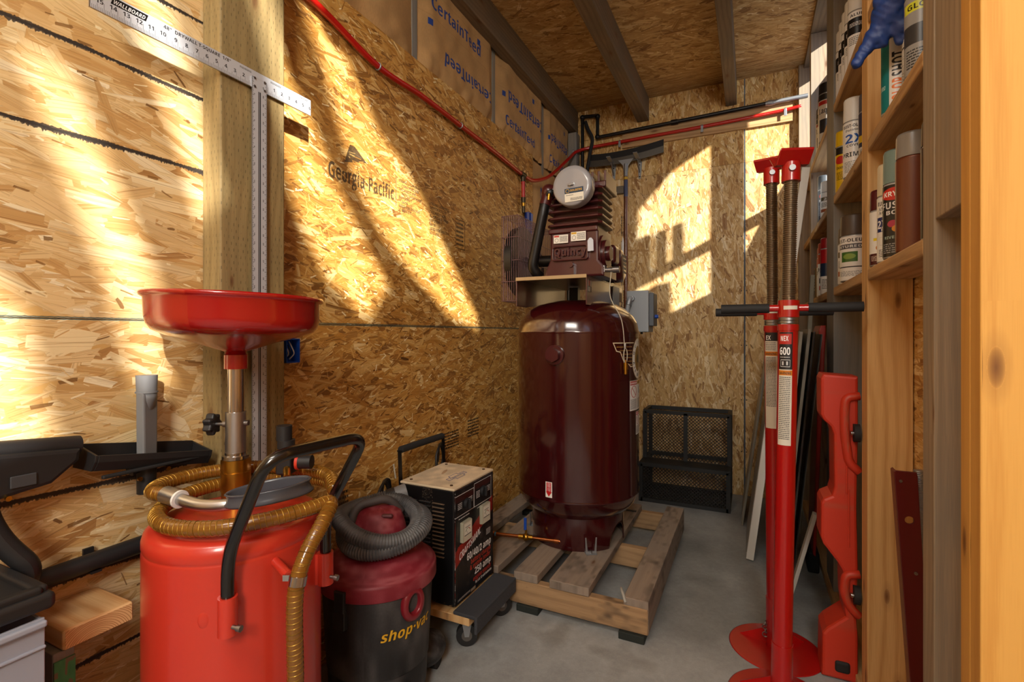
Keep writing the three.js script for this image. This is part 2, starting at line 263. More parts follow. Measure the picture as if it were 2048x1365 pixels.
// a sheet on the left wall: from zNear to zFar, facing +x
function leftSheet(zNear, zFar, y0, y1, mat) {
  const w = zNear - zFar, h = y1 - y0;
  return part('osb_sheet', new THREE.BoxGeometry(w - 0.0015, h - 0.0015, 0.012).rotateY(Math.PI / 2).translate(-0.006, (y0 + y1) / 2, (zNear + zFar) / 2), mat, wallLeft);
}
const EDGE = -0.968, END = -3.185, SEAM = 1.2195;
{
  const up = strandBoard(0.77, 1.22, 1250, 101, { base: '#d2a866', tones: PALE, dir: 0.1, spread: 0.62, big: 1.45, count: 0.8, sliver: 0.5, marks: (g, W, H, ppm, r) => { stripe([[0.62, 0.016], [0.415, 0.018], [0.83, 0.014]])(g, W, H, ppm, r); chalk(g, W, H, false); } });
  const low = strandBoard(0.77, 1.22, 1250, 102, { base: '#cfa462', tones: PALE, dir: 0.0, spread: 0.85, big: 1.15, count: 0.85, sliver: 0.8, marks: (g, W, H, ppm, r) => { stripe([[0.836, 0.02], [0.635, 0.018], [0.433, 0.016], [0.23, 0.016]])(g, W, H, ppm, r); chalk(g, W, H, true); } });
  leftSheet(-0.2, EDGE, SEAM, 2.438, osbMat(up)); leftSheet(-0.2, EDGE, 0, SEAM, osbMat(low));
  const gp = (g, W, H, ppm, rnd) => {
    chalk(g, W, H, false);
    const X = (z) => (EDGE - z) * ppm, Y = (y) => (2.438 - y) * ppm;
    g.save(); g.globalAlpha = 0.72;
    text(g, 'Georgia-Pacific', X(-1.32), Y(1.755), 0.082 * ppm, { color: '#2a2018', weight: 'bold', width: 0.37 * ppm });
    g.fillStyle = '#2a2018'; g.beginPath(); g.moveTo(X(-1.52), Y(1.862)); g.lineTo(X(-1.455), Y(1.905)); g.lineTo(X(-1.43), Y(1.905)); g.lineTo(X(-1.4), Y(1.83)); g.closePath(); g.fill();
    g.fillStyle = '#b98238'; g.fillRect(X(-1.44), Y(1.868), 0.05 * ppm, 3); g.fillRect(X(-1.44), Y(1.85), 0.06 * ppm, 3);
    g.fillStyle = '#2a2018'; g.fillRect(X(-1.70), Y(1.865), 3, 0.13 * ppm);
    const rows = ['STRAND I-RIM 28-32', 'CONSTRUCTION', 'THICKNESS .418', 'RATED SHEATHING', 'EXPOSURE 1', '24/16', 'SIZED FOR SPACING', 'MILL 415']; rows.forEach((s, k) => text(g, s, X(-1.72 - (k % 2) * 0.02), Y(1.845 - k * 0.018), 0.016 * ppm, { color: '#2a2018', weight: 'bold' }));
    rows.forEach((s, k) => text(g, s, X(-1.95), Y(1.80 - k * 0.02), 0.018 * ppm, { color: '#2a2018', weight: 'bold' }));
    g.strokeStyle = '#2a2018'; g.lineWidth = 3; g.strokeRect(X(-2.18), Y(1.78), 0.09 * ppm, 0.15 * ppm); greeked(g, X(-2.185), Y(1.77), 0.07 * ppm, 0.13 * ppm, 6, '#2a2018', 8);
    g.restore();
    // flakes that have come away take bits of the print with them
    for (let i = 0; i < 240; i++) { g.fillStyle = AMBER[(rnd() * 4) | 0][0]; g.globalAlpha = 0.8; g.save(); g.translate(X(-1.3 - rnd() * 0.95), Y(1.6 + rnd() * 0.3)); g.rotate(0.1 + (rnd() - 0.5)); g.fillRect(0, 0, 8 + rnd() * 30, 1 + rnd() * 3.4); g.restore(); }
    g.globalAlpha = 1;
  };
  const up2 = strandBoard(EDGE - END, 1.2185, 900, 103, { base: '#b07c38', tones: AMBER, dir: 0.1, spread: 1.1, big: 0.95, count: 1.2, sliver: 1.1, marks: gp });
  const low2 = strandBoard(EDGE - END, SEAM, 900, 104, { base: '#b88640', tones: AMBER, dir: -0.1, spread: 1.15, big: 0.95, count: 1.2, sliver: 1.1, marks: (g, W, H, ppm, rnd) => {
    chalk(g, W, H, true);
    const X = (z) => (EDGE - z) * ppm, Y = (y) => (SEAM - y) * ppm;
    g.save(); g.globalAlpha = 0.8; // inked grade stamps low on the board, upside down
    for (const [z, y, w, h] of [[-2.05, 0.69, 0.16, 0.09], [-2.3, 0.72, 0.12, 0.1], [-1.32, 0.6, 0.1, 0.12]]) { greeked(g, X(z), Y(y), w * ppm, h * ppm, 6, '#2a2018', (z * -100) | 0); }
    g.globalAlpha = 0.55; g.fillStyle = '#241a12'; g.beginPath(); g.ellipse(X(-1.36), Y(0.58), 0.05 * ppm, 0.03 * ppm, 0.5, 0, 7); g.fill();
    g.fillStyle = '#4a2c12'; g.globalAlpha = 0.8; g.beginPath(); g.ellipse(X(-1.76), Y(1.075), 0.03 * ppm, 0.006 * ppm, 0.2, 0, 7); g.fill(); g.restore();
  } });
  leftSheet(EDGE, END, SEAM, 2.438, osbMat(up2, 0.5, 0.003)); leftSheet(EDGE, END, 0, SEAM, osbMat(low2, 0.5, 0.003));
  const plain = std(0xcfa15c, 0.65); leftSheet(2.6, -0.2, 0, 3.9, plain);
  // framing and cladding behind the sheets
  part('cladding', bx(0.05, 3.95, 7.2, -0.185, 1.93, -0.8), std(0x6f6a60, 0.8), wallLeft);
  for (const z of [-1.02, -1.86, -2.64, -3.42]) part('stud', timber(0.1, 3.05, 0.04, -0.07, 1.525, z), WOOD.blue, wallLeft);
  part('top_plate', timber(0.13, 0.04, 4.2, -0.085, 3.03, -2.1, 'z'), WOOD.joist, wallLeft);
}
// kraft-faced insulation above the sheets and in the end bay
const kraft = (seed, lines) => new THREE.MeshStandardMaterial({ roughness: 0.75, map: canvasOf(820, 620, (g, W, H) => {
  const N = noiseOf(seed); const im = g.createImageData(W, H); for (let y = 0, i = 0; y < H; y++) for (let x = 0; x < W; x++, i += 4) { const v = 0.9 + 0.12 * N(x / 60, y / 60) + 0.06 * (N(x / 2, y / 9) - 0.5); im.data[i] = 190 * v; im.data[i + 1] = 150 * v; im.data[i + 2] = 98 * v; im.data[i + 3] = 255; } g.putImageData(im, 0, 0);
  g.strokeStyle = 'rgba(96,70,40,0.5)'; g.lineWidth = 1; for (const y of [0.3, 0.52]) { g.beginPath(); g.moveTo(0, H * y); g.lineTo(W, H * y); g.stroke(); }
  for (const [s, x, y, flip, px] of lines) { g.save(); g.translate(x * W, y * H); if (flip) g.rotate(Math.PI); text(g, s, 0, 0, px, { color: '#23408a', weight: 'bold' }); g.restore(); }
  g.fillStyle = '#23408a'; for (const [x, y] of [[0.08, 0.55], [0.7, 0.3]]) { g.fillRect(x * W, y * H, 34, 34); }
}) });
function batt(z0, z1, y0, y1, seed, mat, label) {       // one pillowy batt, its paper bulging out between two studs
  const nx = 40, ny = 30, N = noiseOf(seed), g = new THREE.PlaneGeometry(z0 - z1, y1 - y0, nx, ny), p = g.attributes.position;
  for (let i = 0; i < p.count; i++) {
    const u = p.getX(i) / (z0 - z1) + 0.5, v = p.getY(i) / (y1 - y0) + 0.5, e = Math.min(1, Math.min(u, 1 - u) * 9) * Math.min(1, Math.min(v, 1 - v) * 7 + (v > 0.5 ? 0 : 0.35));
    p.setZ(i, e * 0.03 + (N(u * 11, v * 7) - 0.5) * 0.014 * e + (v < 0.3 ? (0.3 - v) * (N(u * 22, v * 5) - 0.35) * 0.09 : 0) - 0.025);
  }
  g.computeVertexNormals(); g.rotateY(Math.PI / 2).translate(0, (y0 + y1) / 2, (z0 + z1) / 2);
  const t = part('insulation_batt', g, mat, wallLeft, label); part('glass_wool', bx(0.09, y1 - y0 - 0.02, z0 - z1 - 0.02, -0.085, (y0 + y1) / 2, (z0 + z1) / 2), std(0xd8b7a4, 0.95), t);
}
const kA = kraft(81, [['CertainTeed', 0.97, 0.34, true, 120]]), kB = kraft(82, [['CertainTeed', 0.1, 0.45, false, 92], ['CertainTeed', 0.95, 0.72, true, 96]]), kC = kraft(83, [['CertainTeed', 0.95, 0.5, true, 110], ['CertainTeed', 0.1, 0.9, false, 90]]);
batt(-0.5, -1.84, 2.432, 3.0, 5, kA, 'kraft paper insulation batt nearest the camera above the strand board');
batt(-1.88, -2.62, 2.432, 3.0, 6, kB, 'kraft paper insulation batt in the middle above the strand board');
batt(-2.66, -3.4, 2.432, 3.0, 7, kC, 'kraft paper insulation batt above the end of the strand board');
batt(-3.44, -3.97, 2.432, 3.0, 8, kC, 'kraft paper insulation batt high in the far left corner');
batt(-3.19, -3.97, 0.02, 2.425, 9, kraft(84, [['CertainTeed', 0.2, 0.14, false, 60]]), 'tall kraft paper insulation batt behind the compressor pump');

const wallBack = setting('wall_back', 'far wall of strand board with a vertical chalk line seam');
{
  const nails = (g, W, H, ppm, rnd, side) => { g.fillStyle = '#2b2018'; for (const y of [0.32, 0.7, 1.1, 1.5, 1.9, 2.3]) { g.beginPath(); g.arc(side ? 0.012 * ppm : W - 0.02 * ppm, H - y * ppm, 2.2, 0, 7); g.fill(); } };
  const a = strandBoard(1.335, 2.438, 560, 201, { base: '#c49c5e', tones: BACKT, dir: 1.4, spread: 0.9, big: 1.1, count: 1.1, sliver: 1, marks: (g, W, H, ppm, rnd) => {
    nails(g, W, H, ppm, rnd, false); g.strokeStyle = 'rgba(38,70,110,0.8)'; g.lineWidth = 2; g.beginPath(); g.moveTo(W - 1, 0); g.lineTo(W - 1, H); g.stroke();
    g.save(); g.globalAlpha = 0.75; g.translate(0.42 * ppm, 0.3 * ppm); g.rotate(Math.PI / 2); for (let k = 0; k < 5; k++) greeked(g, k * 0.2 * ppm, -0.055 * ppm, 0.16 * ppm, 0.05 * ppm, 3, '#2a2018', 30 + k); g.restore();
  } });
  const b = strandBoard(0.53, 2.438, 560, 202, { base: '#c49c5e', tones: BACKT, dir: 1.4, spread: 0.9, big: 1.1, count: 1.1, marks: (g, W, H, ppm, rnd) => { nails(g, W, H, ppm, rnd, true); g.strokeStyle = 'rgba(38,70,110,0.85)'; g.lineWidth = 3; g.beginPath(); g.moveTo(1, 0); g.lineTo(1, H); g.stroke(); } });
  const c = strandBoard(1.865, 0.62, 480, 203, { base: '#b08444', tones: TONES, dir: 1.5, spread: 0.9, count: 1.1, marks: (g, W, H, ppm) => { g.strokeStyle = 'rgba(38,70,110,0.85)'; g.lineWidth = 3; g.beginPath(); g.moveTo(1.335 * ppm, 0); g.lineTo(1.335 * ppm, H); g.stroke(); } });
  part('osb_sheet', bx(1.3335, 2.437, 0.012, 0.6675, 1.219, -4.006), osbMat(a), wallBack);
  part('osb_sheet', bx(0.5285, 2.437, 0.012, 1.6, 1.219, -4.006), osbMat(b), wallBack);
  part('osb_sheet', bx(1.865, 0.62, 0.012, 0.9325, 2.749, -4.006), osbMat(c), wallBack);
  part('cladding', bx(2.6, 3.95, 0.05, 1.05, 1.93, -4.05), std(0x6f6a60, 0.8), wallBack);
  part('ledger_board', timber(1.2, 0.14, 0.02, 1.04, 2.75, -3.99, 'x'), WOOD.shelf, wallBack);
  part('corner_stud', timber(0.075, 2.85, 0.09, 0.045, 1.425, -3.95), WOOD.blue, wallBack);
  part('corner_stud', timber(0.12, 3.05, 0.04, 1.735, 1.525, -3.975), WOOD.grey, wallBack);
}
const ceiling = setting('ceiling', 'strand board ceiling deck carried by dark joists');
{
  const t = strandBoard(2.0, 2.44, 420, 301, { base: '#b48c54', tones: CEILT, dir: 0.2, spread: 1.1, big: 1.15, count: 0.9, sliver: 0.8 });
  const t2 = strandBoard(2.0, 1.3, 420, 302, { base: '#b48c54', tones: CEILT, dir: 0.05, spread: 0.4, big: 1.15, count: 1, sliver: 0.8 });
  const m1 = osbMat(t, 0.7), m2 = osbMat(t2, 0.7);
  const deck = (z0, z1, m) => part('osb_sheet', new THREE.BoxGeometry(2.0, z0 - z1 - 0.002, 0.018).rotateX(Math.PI / 2).translate(0.86, 3.059, (z0 + z1) / 2), m, ceiling);
  deck(-1.28, -3.72, m1); deck(-0.3, -1.28, m2); deck(-3.72, -4.0, m2);
  for (const [x, w] of [[0.034, 0.066], [0.607, 0.09], [1.246, 0.074]]) part('joist', timber(w, 0.18, 3.68, x, 2.96, -2.155, 'z'), WOOD.joist, ceiling);
  part('header', bx(2.5, 0.9, 0.05, 1.1, 3.5, -0.28), std(0xb08a50, 0.7), ceiling);
  part('upper_ceiling', bx(2.6, 0.05, 2.95, 1.05, 3.92, 1.18), std(0xcfc6b4, 0.8), ceiling);
}
// the right-hand wall: open studs, boards fixed between them as shelves, sheathing on the back
const wallRight = setting('wall_right', 'right stud wall with plank shelves between the studs');
{
  const holes = [[[-2.97, 2.05], [-2.99, 2.8], [-3.2, 2.95], [-3.5, 2.97], [-3.5, 2.78], [-3.42, 2.7], [-3.42, 1.84], [-3.2, 1.82]], [[-3.6, 2.0], [-3.6, 2.97], [-3.9, 2.97], [-3.9, 2.5], [-3.7, 2.2]]];  // openings hidden from view, shaped to throw sun patches on the far wall
  const t = strandBoard(1.2, 1.2, 700, 401, { base: '#c49450', tones: TONES, dir: 0, spread: 0.5 }); t.map.wrapS = t.map.wrapT = t.bump.wrapS = t.bump.wrapT = THREE.RepeatWrapping;
  for (const q of [t.map, t.bump]) q.repeat.set(1 / 1.2, 1 / 1.2);
  const outline = [[-4.0, 0], [-1.04, 0], [-1.04, 3.05], [-4.0, 3.05]];
  part('osb_sheathing', plate(outline.map(([z, y]) => [-z, y]), 0.012, 0, holes.map((h) => h.map(([z, y]) => [-z, y]))).rotateY(Math.PI / 2).translate(1.824, 0, 0), osbMat(t), wallRight);
  const stud = (z0, z1, mat, x0 = 1.705, h = 2.98) => part('stud', timber(1.822 - x0, h, z1 - z0, (x0 + 1.822) / 2, h / 2 + 0.038, (z0 + z1) / 2), mat, wallRight);
  stud(-1.98, -1.895, WOOD.pine); stud(-2.81, -2.6, WOOD.blue); stud(-3.57, -3.515, WOOD.grey); stud(-1.337, -1.266, WOOD.grey);
  stud(-1.126, -1.085, WOOD.honey); stud(-1.083, -1.042, WOOD.honey);
  part('filler_board', timber(0.038, 1.6, 0.14, 1.726, 2.215, -1.196), WOOD.grey, wallRight);
  part('bottom_plate', timber(0.13, 0.036, 2.93, 1.757, 0.019, -2.51, 'z'), WOOD.shelf, wallRight);
  part('top_plate', timber(0.117, 0.03, 2.95, 1.7635, 3.034, -2.52, 'z'), WOOD.joist, wallRight);
  for (const y of [1.372, 1.778, 2.184]) for (const [z0, z1] of [[-1.895, -1.337], [-2.6, -1.98], [-3.515, -2.81], [-3.95, -3.57]]) part('shelf_board', timber(0.117, 0.038, z1 - z0 - 0.002, 1.7635, y, (z0 + z1) / 2, 'z', 0.006), WOOD.shelf, wallRight);
  // return of the wall beside the opening
  part('jamb_board', timber(0.55, 2.98, 0.03, 2.1, 1.53, -1.06), WOOD.honey, wallRight);
}
// outer bay the picture is taken from: unseen side wall, slots shaped to throw sun streaks on the left wall
const wallFront = setting('wall_front', 'unseen outer bay walls behind the camera, side wall slotted to shape the sun streaks');
{
  const slots = [
    [[1.345, 2.93], [1.295, 2.94], [1.19, 2.68], [1.1, 2.46], [1.07, 2.18], [1.13, 2.2], [1.2, 2.49], [1.3, 2.76]],
    [[1.15, 3.21], [1.08, 3.21], [0.98, 2.91], [0.91, 2.68], [0.97, 2.62], [1.03, 2.84], [1.11, 3.02]],
    [[1.5, 2.55], [1.37, 2.4], [1.34, 2.2], [1.31, 2.09], [1.5, 2.05]],
    [[0.66, 3.52], [0.61, 3.52], [0.43, 3.37], [0.27, 3.17], [0.06, 3.05], [-0.12, 2.88], [-0.33, 2.66], [-0.62, 2.36], [-0.3, 2.42], [-0.03, 2.58], [0.21, 2.73], [0.36, 2.9], [0.46, 3.1], [0.55, 3.31]],
    [[0.86, 3.42], [0.79, 3.4], [0.7, 3.19], [0.6, 3.08], [0.49, 2.89], [0.36, 2.72], [0.2, 2.54], [0.33, 2.4], [0.53, 2.55], [0.66, 2.75], [0.74, 3.0]],
  ];
  const outline = [[-2.6, 0], [1.06, 0], [1.06, 3.9], [-2.6, 3.9]];
  part('unseen_slotted_wall', plate(outline, 0.012, 0, slots.map((s) => s.map(([z, y]) => [-z, y]))).rotateY(Math.PI / 2).translate(2.3, 0, 0), std(0xb89060, 0.8), wallFront);
  part('rear_wall', bx(2.6, 3.95, 0.06, 1.05, 1.93, 2.63), std(0xcbbfa8, 0.8), wallFront);
}
const lampMat = new THREE.MeshStandardMaterial({ color: 0xffffff, emissive: new THREE.Color().setRGB(1, 0.93, 0.83), emissiveIntensity: 3 });
function unseenLamp(label, at, look, w, h, power, col) {   // lamp out of view, placed to light the room: housing, diffuser, area light
  const t = thing('unseen_lamp', label, 'lamp', at, 0); t.lookAt(...look);   // +z of the group points at the target
  part('housing', rb(w + 0.04, h + 0.05, 0.06, 0, 0, -0.035, 0.01), M.white, t); part('diffuser', bx(w, h, 0.004, 0, 0, 0), lampMat, t);
  const L = new THREE.RectAreaLight(col, power, w, h); L.position.set(0, 0, 0.008); L.lookAt(0, 0, 1); L.rotation.set(0, Math.PI, 0); L.name = 'lamp_glow'; t.add(L);
}
const WARM = new THREE.Color().setRGB(1.0, 0.93, 0.82);
unseenLamp('unseen lamp panel behind the camera on the right, placed to light the store room', [1.85, 2.45, 1.75], [0.2, 0.7, -1.6], 0.5, 1.0, 40, WARM);
unseenLamp('unseen overhead lamp behind the camera, placed to light the walls and floor from above', [0.9, 3.3, 0.9], [0.7, 0.6, -1.6], 1.2, 0.3, 25, WARM);

// ------------------------------------------------------------------ post, square and the things by the left wall
{
  const t = thing('support_post', 'rough pressure treated timber post against the left strand board wall', 'post');
  part('timber', timber(0.079, 3.04, 0.206, 0.0405, 1.52, EDGE, 'y', 0.006), WOOD.treated, t);
}
{
  const ruler = (g, W, H, n, flip, first, step) => { g.fillStyle = '#1a1a1c'; for (let i = 0; i <= n * 8; i++) { const x = i / (n * 8) * W, L = i % 8 === 0 ? 0.42 : i % 4 === 0 ? 0.3 : 0.18; flip ? g.fillRect(x, 0, 1.6, H * L) : g.fillRect(x, H * (1 - L), 1.6, H * L); if (i % 8 === 0 && i) { g.save(); g.translate(x - 2, flip ? H * 0.55 : H * 0.66); text(g, String(first + step * (i / 8)), 0, flip ? H * 0.2 : 0, H * 0.27, { color: '#1a1a1c', align: 'right' }); g.restore(); } } };
  const aluFace = (draw, w, h) => new THREE.MeshStandardMaterial({ roughness: 0.45, metalness: 0.3, map: canvasOf(w, h, (g, W, H) => { g.fillStyle = '#cdd0d6'; g.fillRect(0, 0, W, H); draw(g, W, H); }) });
  const headMat = aluFace((g, W, H) => {
    g.save(); g.translate(0, H * 0.5); g.scale(1, 1); const c = document.createElement('canvas'); g.restore();
    ruler(g, W * 0.655, H, 15, false, 16, -1); g.save(); g.translate(W * 0.735, 0); ruler(g, W * 0.265, H, 6, false, 0, 1); g.restore();
    g.save(); g.transform(1, 0, -0.3, 1, 0, 0); g.fillStyle = '#161616'; g.fillRect(W * 0.075, H * 0.06, W * 0.12, H * 0.34); text(g, 'WALLBOARD', W * 0.135, H * 0.34, H * 0.27, { color: '#e6e6e6', align: 'center', width: W * 0.11 }); g.restore();
    text(g, '48"  DRYWALL T-SQUARE  1/8"', W * 0.25, H * 0.27, H * 0.24, { color: '#1c1c1e', width: W * 0.31 });
    greeked(g, W * 0.585, H * 0.12, W * 0.06, H * 0.12, 2, '#444', 3); greeked(g, W * 0.75, H * 0.12, W * 0.06, H * 0.12, 2, '#444', 4); greeked(g, W * 0.93, H * 0.1, W * 0.05, H * 0.1, 2, '#444', 6);
  }, 2048, 176);
  const bladeMat = aluFace((g, W, H) => { ruler(g, W, H * 0.36, 48, true, 48, -1); g.save(); g.translate(0, H * 0.64); ruler(g, W, H * 0.36, 48, false, 0, 1); g.restore(); g.fillStyle = '#15151a'; g.fillRect(W * 0.03, H * 0.42, W * 0.97, H * 0.07); g.fillRect(W * 0.03, H * 0.53, W * 0.97, H * 0.05); }, 2048, 128);
  const t = thing('drywall_square', 'aluminium drywall T-square with printed ruler marks leaning on the treated post', 'T-square', [0.083, 0, 0]);
  // head runs along the wall, blade hangs down; printed faces look into the room
  part('head', [bx(0.004, 0.05, 0.596, 0.006, 1.915, -0.863)], M.alu, t);
  part('head_scale', new THREE.PlaneGeometry(0.594, 0.049).rotateY(Math.PI / 2).translate(0.0084, 1.915, -0.863), headMat, t);
  part('blade', bx(0.003, 1.21, 0.048, 0.0105, 1.315, -0.972), M.alu, t);
  part('blade_scale', new THREE.PlaneGeometry(1.208, 0.0475).rotateZ(-Math.PI / 2).rotateY(Math.PI / 2).translate(0.0124, 1.315, -0.972), bladeMat, t);
  for (const [dy, dz] of [[0.012, 0.016], [-0.012, 0.016], [0.012, -0.016], [-0.012, -0.016]]) part('rivet', cylX(0.0035, 0.003, 0.013, 1.905 + dy, -0.972 + dz, 12), M.steel, t);
}
{ // switch box that peeps out behind the funnel
  const t = thing('electrical_box', 'small blue plastic electrical box with wires beside the treated post', 'box', [0.002, 1.13, -1.135]);
  part('shell', [bx(0.004, 0.075, 0.05, 0.002), bx(0.04, 0.075, 0.003, 0.02, 0, 0.0245), bx(0.04, 0.075, 0.003, 0.02, 0, -0.0245), bx(0.04, 0.003, 0.05, 0.02, 0.0375), bx(0.04, 0.003, 0.05, 0.02, -0.0375)], M.blue, t);
  for (const [k, m] of [[-0.008, M.white], [0.004, M.black], [0.013, M.wire]]) part('wire', cable([[0.01, 0.03, k], [0.03, 0.012, k + 0.006], [0.028, -0.01, k - 0.004], [0.012, -0.028, k]], 0.002, 24, 8), m, t);
}
// vacuum floor tools hung on the wall
{
  const t = thing('vacuum_floor_tool', 'black wide floor tool with tee neck hung by the post', 'vacuum tool', [0.004, 0, 0]);
  // trough: long shallow hollow body along the wall
  const prof = [[0.0, 0.0], [0.075, 0.0], [0.085, 0.02], [0.085, 0.034], [0.079, 0.034], [0.072, 0.008], [0.01, 0.008], [0.008, 0.052], [0, 0.052]];
  const L = 0.262, ends = [[0, 0], [0.075, 0], [0.085, 0.02], [0.085, 0.034], [0.0, 0.05]];
  const body = plate(prof, L - 0.012, 0.0015).translate(0, 0, -L + 0.006), cap = (z) => plate(ends, 0.006, 0.001).translate(0, 0, z);
  const tilt = (g) => g.translate(0, -0.02, 0.131).rotateX(-0.16).translate(0.005, 0.885, -0.7025);
  part('trough', [tilt(body), tilt(cap(-0.006)), tilt(cap(-L))], M.plasticBlack, t);
  part('neck', [rod([0.05, 0.882, -0.698], [0.05, 0.80, -0.696], 0.021, 0.019, 24), rod([0.05, 0.88, -0.715], [0.05, 0.862, -0.66], 0.014)], M.plasticBlack, t);
  part('brush_strip', rb(0.012, 0.008, 0.23, 0.083, 0.868, -0.705, 0.003), M.rubber, t);
  for (const [y, z] of [[0.842, -0.672], [0.852, -0.735]]) part('screw', cylX(0.005, 0.006, 0.07, y, z, 12), M.brass, t);
  const c = thing('crevice_tool', 'grey plastic crevice tool standing in the black floor tool', 'vacuum tool', [0.045, 0.885, -0.702]);
  part('socket', new THREE.CylinderGeometry(0.0225, 0.021, 0.042, 28, 1, false).translate(0, 0.178, 0), M.plasticGrey, c);
  part('lip', cylY(0.0235, 0.004, 0, 0.158, 0), M.plasticGrey, c);
  part('flat_nozzle', [plate([[-0.02, 0.0], [0.02, 0], [0.0215, 0.156], [-0.0215, 0.156]], 0.022, 0.004).rotateY(Math.PI / 2 + 0.35).translate(-0.009, 0, 0.004), lathe([[0, 0.11], [0.013, 0.115], [0.02, 0.14], [0.021, 0.157], [0, 0.157]], 24)], M.plasticGrey, c);
}
{
  const t = thing('vacuum_floor_brush', 'large black vacuum floor brush with badge hanging at the left picture edge', 'vacuum tool', [0.004, 0, 0]);
  const side = [[-0.16, 0.0], [0.115, -0.005], [0.13, 0.03], [0.125, 0.058], [-0.16, 0.075]];
  part('shell', plate([[-0.18, -0.01], [-0.03, -0.035], [0.07, -0.012], [0.112, 0.03], [0.112, 0.055], [-0.18, 0.058]], 0.07, 0.008).rotateY(Math.PI / 2).rotateX(-0.1).translate(0.005, 0.895, -0.44), M.plasticBlack, t);
  part('roller', cylX(0.02, 0.29, 0, 0, 0, 24).rotateY(Math.PI / 2).rotateX(-0.1).translate(0.045, 0.957, -0.42), M.plasticBlack, t);
  part('badge', rb(0.004, 0.024, 0.04, 0.077, 0.895, -0.462, 0.002), M.darkGrey, t);
  part('screw', cylX(0.005, 0.006, 0.076, 0.866, -0.44, 12), M.brass, t);
  part('wand', pipe([[0.06, 0.9, -0.40], [0.075, 0.80, -0.42], [0.1, 0.72, -0.47], [0.07, 0.67, -0.45]], 0.019, 0.05), M.plasticBlack, t);
}
{
  const t = thing('vacuum_wand', 'straight black plastic wand lying level along the wall', 'vacuum tool', [0.004, 0, 0]);
  part('tube', rod([0.028, 0.668, -0.42], [0.028, 0.672, -0.83], 0.019, 0.021, 24), M.plasticBlack, t);
  part('collar', rod([0.028, 0.672, -0.78], [0.028, 0.672, -0.83], 0.0235, 0.0235, 24), M.plasticBlack, t);
  part('bracket', [bx(0.006, 0.05, 0.02, 0.003, 0.67, -0.6), bx(0.04, 0.005, 0.02, 0.02, 0.648, -0.6)], M.plasticBlack, t);
}
{
  const t = thing('drawer_cart', 'plastic drawer cart with black frame and translucent drawers in the left corner', 'drawer cart', [0.012, 0, 0]);
  const fr = M.plasticBlack, z0 = -0.44, z1 = 0.02, zc = (z0 + z1) / 2, L = z1 - z0, cl = new THREE.MeshPhysicalMaterial({ color: 0xb9bfcf, roughness: 0.4, transmission: 0.35, thickness: 0 });
  part('top', [rb(0.245, 0.03, L + 0.01, 0.1225, 0.712, zc, 0.01), rb(0.02, 0.016, L - 0.02, 0.225, 0.73, zc, 0.006), rb(0.02, 0.016, L - 0.02, 0.02, 0.73, zc, 0.006), rb(0.22, 0.016, 0.022, 0.12, 0.73, z0 + 0.012, 0.006), rb(0.2, 0.012, 0.02, 0.12, 0.727, z0 + 0.1, 0.004)], fr, t);
  part('frame', [bx(0.012, 0.66, L - 0.02, 0.008, 0.36, zc), bx(0.225, 0.66, 0.008, 0.12, 0.36, z1 - 0.01)], fr, t);
  for (let k = 0; k < 4; k++) {
    const y = 0.615 - k * 0.165;
    part('rail', rb(0.23, 0.022, L, 0.12, y - 0.087, zc, 0.004), fr, t);
    const d = part('drawer', [rb(0.006, 0.14, L - 0.02, 0.236, y, zc, 0.002), bx(0.215, 0.136, 0.004, 0.125, y, z0 + 0.014), bx(0.215, 0.136, 0.004, 0.125, y, z1 - 0.02), bx(0.215, 0.004, L - 0.03, 0.125, y - 0.068, zc)], cl, t);
    part('pull_ridge', [rb(0.014, 0.012, L - 0.02, 0.243, y + 0.062, zc, 0.004), rb(0.008, 0.005, L - 0.02, 0.24, y + 0.02, zc, 0.002)], cl, d);
  }
}
{
  const t = thing('bench_stub', 'short fir plank end with growth rings carried by a green painted upright', 'wood block', [0, 0, 0]);
  part('plank', timber(0.15, 0.042, 0.125, 0.078, 0.578, -0.557, 'x', 0.006), WOOD.fir, t);
  const rings = printed(256, 96, (g, W, H) => { g.fillStyle = '#dcb27c'; g.fillRect(0, 0, W, H); for (let r = 10; r < 300; r += 8 + (r % 5)) { g.strokeStyle = 'rgba(150,92,44,0.75)'; g.lineWidth = 2.4; g.beginPath(); g.arc(W * 0.42, H * 1.35, r, 0, 7); g.stroke(); } }, 0.7);
  part('end_grain', new THREE.PlaneGeometry(0.117, 0.035).rotateY(Math.PI / 2).translate(0.1536, 0.578, -0.557), rings, t);
  part('upright', timber(0.088, 0.557, 0.036, 0.1, 0.278, -0.5, 'y'), WOOD.blue, t);
  const N = noiseOf(9); const green = new THREE.MeshStandardMaterial({ roughness: 0.75, map: canvasOf(64, 512, (g, W, H) => { const im = g.createImageData(W, H); for (let y = 0, i = 0; y < H; y++) for (let x = 0; x < W; x++, i += 4) { const n = N(x / 9, y / 24), c = n > 0.75 ? [112, 104, 84] : [58 + n * 18, 128 + n * 22, 84 + n * 16]; im.data[i] = c[0]; im.data[i + 1] = c[1]; im.data[i + 2] = c[2]; im.data[i + 3] = 255; } g.putImageData(im, 0, 0); }) });
  part('painted_board', bx(0.004, 0.54, 0.034, 0.1462, 0.27, -0.5), green, t);
}

